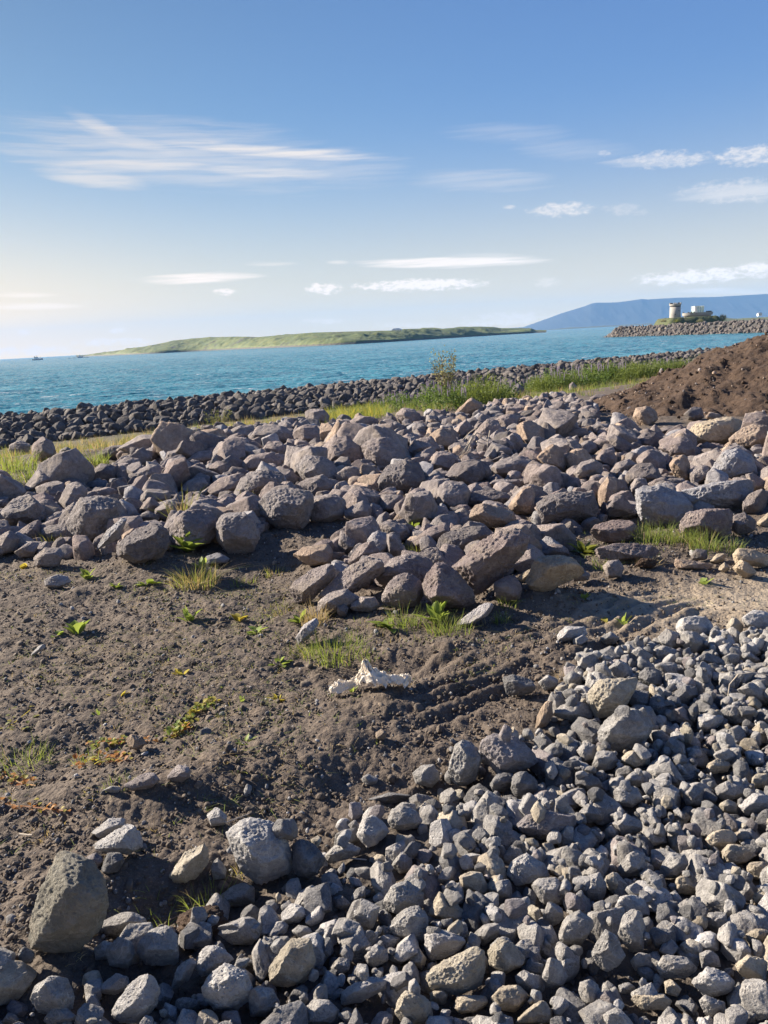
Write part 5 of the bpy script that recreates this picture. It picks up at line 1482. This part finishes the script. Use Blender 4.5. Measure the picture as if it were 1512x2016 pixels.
def bush(kind, px, py, s, where):
    i = int(r.integers(0, 3)); B, S_ = PB[(kind, i)]; p = ground_hit(px, py); nm = 'lupin_bush' if kind == 'lupin' else 'leafy_bush'
    T = empty(nm, (p[0], p[1], p[2]-.04), r.uniform(0, 6.28)); s *= 1.05 if px < 1040 else 1.2; T.scale = (s, s, s*r.uniform(.85, 1.2))
    o = bpy.data.objects.new('leaves', B); COL.objects.link(o); o.parent = T
    if S_:
        for q in S_[1]:
            o = bpy.data.objects.new('flower_spike', S_[0]); COL.objects.link(o); o.parent = T; o.location = q; f_ = r.uniform(.6, 1.2); o.scale = (1, 1, f_)
    BUSH.append((T, kind, px, where))
for px, py, s in ((742,812,.75),(770,806,.85),(800,808,.9),(830,805,1.0),(862,806,1.0),(893,806,.95),(920,798,.9),(990,790,.9),(1015,780,.9),(790,798,.9),(845,795,1.0),(905,788,1.0),(1060,765,.8),(1090,762,.8)): bush('lupin', px, py, s, 'before the thin shrub' if px < 900 else 'right of the thin shrub')
for px, py, s in ((700,822,.55),(722,818,.7),(935,800,1.1),(960,795,1.1),(975,786,1.0)): bush('lush', px, py, s, 'beside the lupins')
for i in range(26):
    px = 1055+i*14.5+r.uniform(-5, 5); py = 771-(px-1040)*.125+r.uniform(-6, 8); bush('lush' if r.random() < .75 else 'lupin', px, py, r.uniform(.8, 1.25), 'by the soil heap' if px > 1250 else 'on the middle of the strip')
# the thin shrub
def shrub(px, py, hpx, wpx, nst, nl, lab, mat='willow', seed=5):
    p, k = mpx(px, py); r = np.random.default_rng(seed); h = hpx*k; w = wpx*k/2
    T = empty('shrub', tuple(p)); tag(T, lab, 'shrub'); mb = MB(); V, Fc = [], []
    for i in range(nst):
        a = r.uniform(0, 6.28); rr = w*r.uniform(.2, 1); hh = h*r.uniform(.6, 1.0)*(1.18 if i == 0 else 1); pts = []
        for q in range(7):
            u = q/6; pts.append((math.cos(a)*rr*u**.8+r.normal()*.02*h*u, math.sin(a)*rr*u**.8+r.normal()*.02*h*u, hh*u))
        mb.tube(pts, [max(.004, .013*(1-q/7)) for q in range(7)], 5)
        for j in range(nl):
            u = r.uniform(.15, 1); q = min(int(u*6), 5); b = np.array(pts[q])*(1-(u*6-q))+np.array(pts[q+1])*(u*6-q)+r.normal(size=3)*.035*h
            leaf(V, Fc, b, r.normal(size=3)+np.array([0, 0, .6]), r.normal(size=3), .065*h/1.1, .014*h/1.1+.003, segs=2)
    mb.build('stems', m_twig, T); obj('foliage', mesh_np('foliage', V, Fc), LM[mat], T)
shrub(880, 786, 100, 58, 26, 26, 'thin upright grey green shrub standing alone before the dark revetment')
shrub(432, 846, 42, 60, 16, 34, 'low yellow green shrub on the strip behind the left boulders', 'olive', 6)
shrub(490, 1010, 46, 34, 9, 22, 'slender leafy shrub beside the big squared boulder', 'olive', 7)
q = far(1422, 632.5, 402)
T = empty('tree', tuple(q)); tag(T, 'small scrubby tree beside the concrete ramp on the far mound', 'tree'); r9 = np.random.default_rng(9); mb = MB()
for i in range(9): a = r9.uniform(0, 6.28); mb.tube([(0, 0, -1), (math.cos(a)*.6, math.sin(a)*.6, 1.2), (math.cos(a)*1.6, math.sin(a)*1.6, r9.uniform(2, 3.2))], [.14, .09, .03], 5)
mb.build('trunk', m_twig, T); V, Fc = cloud_leaves(r9, 1500, 2.0, 1.7, .30, .10, .1, 1.6, False); obj('crown', mesh_np('crown', V, Fc), LM['willow'], T)
for px, lab in ((1306, 'leftmost scrubby bush on the far grassy mound'), (1333, 'brownish bush on the far mound below the tower'), (1378, 'small bush on the far mound below the gun platform')):
    q = far(px, 634.5, 384); V, Fc = cloud_leaves(r9, 420, 1.6, 1.3, .34, .11, .1, .2); o = obj('bush', mesh_np('bush', V, Fc), LM['olive' if px == 1333 else 'willow'], loc=tuple(q)); tag(o, lab, 'bush')

# uncountable grass on the strip
r = np.random.default_rng(91); Vs, Fs, Ms = [], [], []; nb = 0
def strew(poly, n, h, wid, mi, lean=.5):
    global nb
    P = np.array([ground_hit(a, b)[:2] for a, b in poly]); lo, hi = P.min(0), P.max(0); c = 0
    while c < n:
        x, y = r.uniform(lo[0], hi[0]), r.uniform(lo[1], hi[1])
        if not inpoly(np.array([x]), np.array([y]), P)[0]: continue
        V, Fc = blades(r, 9, h*r.uniform(.6, 1.2), .10, wid, lean, 2); Vs.append(V+np.array([x, y, ground_z(x, y)-.02])); Fs.append(Fc+nb); nb += len(V); Ms.append(np.full(len(Fc), mi(r))); c += 1
strew([(640,812),(760,800),(760,826),(700,830),(640,838)], 420, .42, .006, lambda r: r.choice([0, 3], p=[.6, .4]))
strew([(240,872),(360,858),(480,838),(640,818),(640,842),(480,858),(350,874),(240,895)], 620, .34, .006, lambda r: r.choice([0, 1, 2], p=[.2, .5, .3]))
strew([(340,850),(470,838),(470,848),(350,858)], 260, .20, .006, lambda r: 0)
strew([(-60,880),(60,890),(200,862),(240,880),(200,905),(60,925),(-60,930)], 420, .28, .006, lambda r: r.choice([1, 2, 0], p=[.5, .3, .2]))
strew([(760,800),(1040,765),(1400,722),(1400,745),(1040,795),(760,826)], 520, .38, .007, lambda r: r.choice([0, 1, 2], p=[.5, .2, .3]))
strew([(430,1165),(600,1190),(1010,1188),(1020,1235),(900,1262),(700,1300),(560,1290),(500,1230)], 90, .07, .0020, lambda r: r.choice([0, 1, 2], p=[.5, .2, .3]))
strew([(1130,1050),(1260,1035),(1460,1060),(1480,1100),(1300,1090),(1150,1130)], 70, .09, .0022, lambda r: r.choice([0, 2], p=[.6, .4]))
me = mesh_np('strip_grass', np.concatenate(Vs), np.concatenate(Fs))
for m in ('green', 'dry', 'olive', 'yellow'): me.materials.append(LM[m])
me.polygons.foreach_set('material_index', np.concatenate(Ms).astype(np.int32)); tag(obj('strip_grass', me), 'dry and green grass on the strip between boulder field and revetment', kind='stuff')
# fine straw and sprouts on the dug soil
Vs, Fs, Ms = [], [], []; nb = 0
P = [flat_at(a, b)[:2] for a, b in ((-80,1110),(500,1110),(900,1220),(1130,1190),(1500,1160),(1500,1190),(1150,1230),(700,1500),(520,1640),(150,1880),(-80,1950))]
P = np.array(P); lo, hi = P.min(0), P.max(0); c = 0
while c < 2300:
    x, y = r.uniform(lo[0], hi[0]), r.uniform(lo[1], hi[1])
    if not inpoly(np.array([x]), np.array([y]), P)[0]: continue
    if noise3(np.array([[x*1.1, y*1.1, 3.3]]))[0] < -.05 and r.random() < .8: continue
    V, Fc = blades(r, int(r.integers(1, 5)), r.uniform(.02, .06), .02, .0016, 1.8, 3); V[:, 2] *= .55
    Vs.append(V+np.array([x, y, ground_z(x, y)+.004])); Fs.append(Fc+nb); nb += len(V); Ms.append(np.full(len(Fc), r.choice([0, 1, 2], p=[.36, .42, .22]))); c += 1
me = mesh_np('straw_litter', np.concatenate(Vs), np.concatenate(Fs))
for m in ('green', 'dry', 'olive'): me.materials.append(LM[m])
me.polygons.foreach_set('material_index', np.concatenate(Ms).astype(np.int32)); tag(obj('straw_litter', me), 'bits of straw and sprouts littering the dug soil', kind='stuff')

# root clods
for (px, py, w, h, lab, sd) in ((400, 1835, 100, 62, 'brown root clod with grass between the foreground stones', 1), (1272, 1118, 40, 30, 'round brown root clod below the long purple slab', 2), (1092, 1047, 40, 24, 'rusty brown clod wedged under the large dark boulder', 3)):
    p, k = mpx(px, py); V, f = unit_rock(4, 900+sd); V = roughen(V, 1.0, 31*sd, 2.6)*np.array([w*k/2, w*k/2*.8, h*k/2])
    tag(obj('root_clod', mesh_np('root_clod', V, f), m_heap, loc=(p[0], p[1], p[2]+h*k*.3)), lab, 'root clod')

# ---------------------------------------------------------------- litter: plastic sheet, sticks, wire
def sweep(pts, rad, seed, n=28, sub=14, amp=.32):
    pts = np.array(pts, float); rad = np.array(rad, float); u = np.linspace(0, len(pts)-1, (len(pts)-1)*sub+1); C = np.stack([np.interp(u, range(len(pts)), pts[:, i]) for i in range(3)], 1)
    for _ in range(2): C[1:-1] = (C[:-2]+C[1:-1]*2+C[2:])/4
    rr = np.interp(u, range(len(pts)), rad); T_ = np.gradient(C, axis=0); T_ /= np.linalg.norm(T_, axis=1)[:, None]; A = np.cross(T_, [0, 0, 1.0]); A /= np.linalg.norm(A, axis=1)[:, None]+1e-9; B_ = np.cross(T_, A)
    th = np.linspace(0, 2*math.pi, n, endpoint=False); V = C[:, None]+(A[:, None]*np.cos(th)[None, :, None]+B_[:, None]*np.sin(th)[None, :, None])*rr[:, None, None]
    V = V.reshape(-1, 3); cen = np.repeat(C, n, 0); d = V-cen; m = rr.repeat(n)
    w = fbm(V*26, 3, seed, ridged=True)*amp+fbm(V*60, 2, seed+3, ridged=True)*amp*.4; V = V+d*w[:, None]
    a = np.arange(len(C)*n).reshape(len(C), n); b = np.roll(a, -1, 1); Fq = np.stack([a[:-1], b[:-1], b[1:], a[1:]], -1).reshape(-1, 4); return V, Fq
def W3(px, py, lift): p = ground_hit(px, py); p[2] += lift; return p
# one thin crumpled sheet: gathered to a point in the middle, a torn tail to the right, a wad at the left
e0, e1 = W3(652, 1374, 0), W3(806, 1358, 0); ax_ = (e1-e0)[:2]; LL = np.hypot(*ax_); ax_ /= LL; nx2 = np.array([-ax_[1], ax_[0]])
nu, nv = 260, 90; U2, V2 = np.meshgrid(np.linspace(0, 1, nu), np.linspace(-1, 1, nv), indexing='ij')
hw = np.interp(U2, [0, .04, .12, .22, .30, .40, .55, .68, .78, .90, .97, 1], [.004, .022, .034, .022, .008, .034, .055, .045, .050, .058, .045, .01])
hole = np.exp(-((U2-.82)/.085)**2-((V2-.30)/.42)**2)
wx = fbm(np.stack([U2*9, V2*1.5, U2*0+2], -1), 3, 3); wy = fbm(np.stack([U2*8, V2*1.8, U2*0+7], -1), 3, 5)
lx = U2*LL+wx*.014; ly = V2*hw*(1+.25*wy)+.012*np.sin(U2*7)+.02*(U2 > .7)*(U2-.7)*3
Pk = np.array([.52, .05]); dr = np.sqrt(((U2-Pk[0])*LL)**2+(ly-.0)**2)
crease = 1-np.abs(noise3(np.stack([U2*13+V2*2, V2*2.6-U2*4, U2*0], -1), 8))*2.2
crease2 = 1-np.abs(noise3(np.stack([U2*30-V2*4, V2*6+U2*9, U2*0+4], -1), 12))*2.0
lz = .018+.034*np.clip(crease, -.2, 1)+.005*crease2 + .080*np.exp(-dr/.034)+.035*np.exp(-(dr/.06)**2)+.022*np.exp(-((U2-.12)/.07)**2)*(1-V2**2)+.016*np.exp(-((U2-.86)/.10)**2)*(1-hole)
lz = lz*(1-.35*np.abs(V2)**3)-hole*.03
rad_tw = np.exp(-dr/.05); lx = lx+rad_tw*.006*np.sin(np.arctan2(ly, (U2-.52)*LL)*9); lz = lz+rad_tw*.008*np.sin(np.arctan2(ly, (U2-.52)*LL)*11)
lean_ = np.clip(lz-.04, 0, 1); wxp = e0[0]+ax_[0]*(lx-lean_*.22)+nx2[0]*ly; wyp = e0[1]+ax_[1]*(lx-lean_*.22)+nx2[1]*ly
gz = H(wxp, wyp)+.010; Vt = np.stack([wxp, wyp, gz+lz], -1).reshape(-1, 3); Vb = Vt-np.array([0, 0, .0012]); Ft = grid_faces(nu, nv)
keep_ = (hole.reshape(-1)[Ft].mean(1) < .62); Ft = Ft[keep_]
V = np.concatenate([Vt, Vb]); Fq = np.concatenate([Ft, Ft[:, ::-1]+len(Vt)])
m_pl = bpy.data.materials.new('cream_plastic'); m_pl.use_nodes = True; m_pl.node_tree.nodes.clear(); t = NT(m_pl.node_tree)
c = t.mix(t.noise(t.n('ShaderNodeNewGeometry').outputs['Position'], 25, 4), (.84, .74, .60), (.93, .87, .77))
t.n('ShaderNodeOutputMaterial', {0: t.n('ShaderNodeMixShader', {0: .28, 1: t.n('ShaderNodeBsdfPrincipled', {'Base Color': c, 'Roughness': .38}).outputs[0], 2: t.n('ShaderNodeBsdfTranslucent', {'Color': c}).outputs[0]}).outputs[0]})
c0_ = V.mean(0); tag(obj('plastic_sheet', mesh_np('plastic_sheet', V-c0_, Fq), m_pl, loc=tuple(c0_)), 'crumpled cream plastic sheet lying on the soil bank', 'plastic sheet')
def stick(a, b, ra, lab, mat, lift=.01, name='stick', bend=.0, cat='stick', group=None):
    A, B_ = W3(*a, lift), W3(*b, lift); m = (A+B_)/2+np.array([0, 0, bend]); o = MB().tube([(0, 0, 0), tuple(m-A), tuple(B_-A)], [ra, ra*.9, ra*.6], 7).build(name, mat, loc=tuple(A)); tag(o, lab, cat, group)
stick((873, 1648), (925, 1672), .0045, 'pale straight stick lying among dark stones in the centre', m_pale_twig, .02)
stick((815, 1702), (848, 1724), .0055, 'thick dark stick below the pale straight one', m_twig, .03)
stick((690, 1700), (722, 1703), .003, 'short thin pale stick left of the stone pyramid', m_pale_twig, .02)
stick((687, 1835), (705, 1865), .003, 'short pale splinter standing in the dark gap of the gravel', m_pale_twig, .03)
stick((436, 1630), (490, 1610), .0022, 'thin straw stalk behind the large pale rock', m_pale_twig, .015)
stick((380, 1800), (335, 1822), .003, 'dark root twig beside the brown root clod', m_twig, .02)
stick((40, 1648), (64, 1650), .003, 'tiny pale twig on the soil at lower left', m_pale_twig, .012)
stick((845, 1598), (905, 1592), .003, 'thin twig above the pale straight stick', m_twig, .03)
# a snag of dead roots caught on a boulder
p, k = mpx(950, 905); dz_ = W3(945, 905, 0); T = MB(); r = np.random.default_rng(8)
for i in range(9):
    a = np.array([r.uniform(-.14, .14), -.2, r.uniform(.28, .5)]); b = a+np.array([r.uniform(-.28, -.06), r.uniform(-.1, .1), r.uniform(-.36, -.15)]) if i < 6 else a+np.array([.15, 0, r.uniform(-.12, .05)]); T.tube([tuple(a), tuple((a+b)/2+r.normal(size=3)*.02), tuple(b)], [.010, .008, .004], 6)
tag(T.build('dead_branch', m_pale_twig, loc=tuple(dz_)), 'snag of pale dead roots caught on boulders in the middle of the field', 'dead branch')
pts = [at(px, py, 2.95) for px, py in ((1430, 1372), (1436, 1356), (1452, 1347), (1480, 1343), (1520, 1341))]; A = pts[0]
for i, q in enumerate(pts): q[2] = ground_z(q[0], q[1])+(.01, .14, .18, .18, .16)[i]
tag(MB().tube([tuple(q-A) for q in pts], .0022, 6).build('wire', m_pale_twig, loc=tuple(A)), 'thin bent wire arching over the gravel heap at the right edge', 'wire')
# ---------------------------------------------------------------- a label of its own for every rock
from collections import defaultdict
FAM = {'field': ('boulder', 'boulders of the boulder field'), 'gravel': ('stone', 'crushed stones in the foreground'), 'revetment': ('boulder', 'rocks of the sea revetment'), 'breakwater': ('boulder', 'rocks of the far breakwater')}
def zone(k):
    x, y, f = k['px'], k['py'], k['fam']
    if f == 'field':
        col = 'far left' if x < 210 else 'left' if x < 430 else 'centre left' if x < 660 else 'centre' if x < 880 else 'centre right' if x < 1090 else 'right' if x < 1300 else 'far right'
        row = 'back' if y < 835 else 'rear' if y < 890 else 'middle' if y < 960 else 'front' if y < 1060 else 'nearest'
        return f'{row} rows, {col} of field'
    if f == 'gravel':
        col = 'left' if x < 300 else 'centre left' if x < 560 else 'centre' if x < 860 else 'centre right' if x < 1150 else 'right'
        row = 'gravel top' if y < 1400 else 'upper gravel' if y < 1540 else 'middle gravel' if y < 1680 else 'lower gravel' if y < 1800 else 'near gravel' if y < 1910 else 'bottom edge'
        return f'{row}, {col}'
    if f == 'revetment':
        seg = int(np.clip(x//126, 0, 11)); nm = ['at the left edge', 'under the island tip', 'under the left island slope', 'under the island hill', 'left of the island middle', 'under the island middle', 'just left of the shrub', 'just right of the shrub', 'under the right island tip', 'under the mountain foot', 'below the tower', 'beside the soil heap'][seg]
        crest = 868-.118*x
        return f"revetment {'crest' if y < crest-50 else 'face'}, {nm}"
    seg = int(np.clip((x-1190)//54, 0, 5)); return 'breakwater, ' + ['left tip', 'left part', 'below the tower', 'below the gun platform', 'right part', 'right edge'][seg]
ORD = ['leftmost', 'second from left', 'third from left', 'fourth from left', 'fifth from left', 'sixth from left', 'seventh from left', 'eighth from left', 'ninth from left', 'tenth from left', 'eleventh from left', 'twelfth from left']
NAMED = {  # by survey outline
 'A 180,560': 'large squared grey boulder standing upright left of the split-topped one', 'A 470,640': 'grey boulder with a flat top leaning right beside the large squared one',
 'A 890,440': 'dark blocky boulder perched on others in the centre of the field', 'A 790,240': 'big tapering purplish boulder behind the dark perched block', 'A 390,350': 'five-sided grey boulder behind the large squared one',
 'B 180,1360': 'largest reddish slab boulder tilted up to the right in the front pile', 'A 1155,1060': 'rounded reddish boulder with pitted left face before the largest slab', 'A 830,790': 'small pale round boulder sitting on top of the front pile',
 'A 360,1100': 'leftmost long purplish boulder leaning in the front pile', 'A 525,1130': 'long purplish boulder leaning behind the leftmost of the front pile', 'A 915,1140': 'squat purplish boulder left of the pitted reddish one',
 'A 380,885': 'brown wedge boulder pointing left, apart from the front pile', 'B 860,860': 'widest dark boulder with brown left face in the right half', 'B 800,1490': 'large pale tan boulder at the soil edge right of the reddish slab',
 'C 905,220': 'largest sandy tan boulder below the brown soil heap', 'C 510,640': 'big bluish grey boulder with sunlit tan left face above the grass', 'C 860,650': 'long bluish grey boulder lying on the big one above the grass',
 'C 1030,570': 'triangular bluish boulder behind the long one at the right edge', 'C 850,870': 'rectangular pitted reddish block behind the bright grass', 'C 205,1080': 'long low purple slab lying below the bright grass',
 'B 725,170': 'upright brown boulder with sunlit left face in the rear rows', 'B 200,1850': 'long pale slab half buried at the foot of the reddish boulder', 'D 680,680': 'dark egg-shaped boulder at the front left of the field',
 'D 1010,560': 'purplish rounded boulder right of the dark egg-shaped one', 'D 1280,580': 'large round grey boulder at the left end of the shaded hollow', 'D 400,530': 'large rugged grey boulder behind the dark egg-shaped one',
 'D 565,700': 'pale grey slab leaning against the dark egg-shaped boulder', 'D 130,350': 'pointed grey boulder beside the green grass at far left', 'I 990,640': 'pointed brown boulder standing before the leafy bushes',
 'F 140,820': 'largest greenish grey rock in the lower left corner', 'G -30,270': 'large pale pitted rock with flat face, lower left of centre', 'F 945,460': 'tan angular stone half buried between the two largest foreground rocks',
 'F 525,360': 'light grey slab stone with ridged top above the largest rock', 'F 545,265': 'upper light grey slab stone above the largest rock', 'E 560,570': 'large tan block carrying a small grey stone on the gravel heap',
 'E 635,730': 'large squared grey rock below the tan block on the gravel', 'E -50,850': 'broad purplish rock at the gravel edge right of the bare soil', 'E 290,700': 'small upright tan stone left of the large tan block',
 'L 1305,1130': 'knobbly upright grey stone left of the broad purplish rock', 'L 795,1270': 'long dark stone sunk in the shadow at the gravel edge', 'E 100,490': 'dark flat-topped stone on the soil left of the gravel heap',
 'E 1020,210': 'pale pitted stone on the crest of the gravel heap', 'E 670,440': 'small grey stone perched on the large tan block', 'G 1075,700': 'pyramid-shaped tan stone in the middle of the gravel', 'G 1055,1000': 'big pale tan stone with slanted top near the bottom centre',
 'F 665,1310': 'pitted pale grey stone tilted right near the bottom left', 'F 1205,1190': 'rounded pale grey stone at the bottom left of centre', 'H 185,200': 'broad purplish stone with pale top in the upper gravel',
 'H 575,880': 'pointed upright grey stone in the near gravel at right', 'M 730,1200': 'purplish stone half buried in the soil bank, left one of two', 'M 980,1160': 'purplish stone half buried in the soil bank, right one of two', 'M 750,920': 'small round brown stone lying on the weedy soil',
 'C 1240,1110': 'large yellowish tan stone on the track edge at right', 'H 1350,90': 'broad pale stone at the right edge of the upper gravel', 'G 205,1010': 'tan humped stone in the lower gravel left of centre'}
lines = HERO_TXT.strip().splitlines()
hn = 0; used = set(NAMED.values()); cls = defaultdict(list)
for k in ROCKS:
    cat, grp = FAM[k['fam']]; k['o']['category'] = cat; k['o']['group'] = grp
    if k['hero']:
        q = lines[hn].split(); hn += 1; key = q[0]+' '+q[2]
        if key in NAMED: k['o']['label'] = NAMED[key]; continue
    cls[(k['fam'], zone(k), k['tone'], k['shape'])].append(k)
for (fam, z, tone, shape), L in cls.items():
    noun = FAM[fam][0] if fam in ('field', 'gravel') else 'rock'
    L.sort(key=lambda k: k['px'])
    for i, k in enumerate(L):
        n = len(L)
        if n == 1: s = f'{shape} {tone} {noun}, {z}'
        elif n == 2 and max(L[0]['size'], L[1]['size']) > 1.3*min(L[0]['size'], L[1]['size']): s = f"{'larger' if k['size'] == max(q['size'] for q in L) else 'smaller'} {shape} {tone} {noun}, {z}"
        else:
            od = ORD[i] if i < n/2 else ORD[n-1-i].replace('left', 'right'); s = f'{od} {shape} {tone} {noun}, {z}' 
        k['o']['label'] = s
for i, (T, kind, px, where) in enumerate(sorted(BUSH, key=lambda b: b[2])): T['category'] = 'bush'; T['group'] = 'lupins and leafy bushes on the strip'
cl = defaultdict(list)
for b in sorted(BUSH, key=lambda b: b[2]): cl[(b[1], b[3])].append(b)
for (kind, where), L in cl.items():
    for i, b in enumerate(L):
        n = len(L); j = i if i < n/2 else n-1-i; od = ORD[j] if i < n/2 else ORD[j].replace('left', 'right')
        b[0]['label'] = (f'{od} ' if n > 1 else '')+('dull green lupin bush with lilac spikes ' if kind == 'lupin' else 'bright green leafy bush ')+where
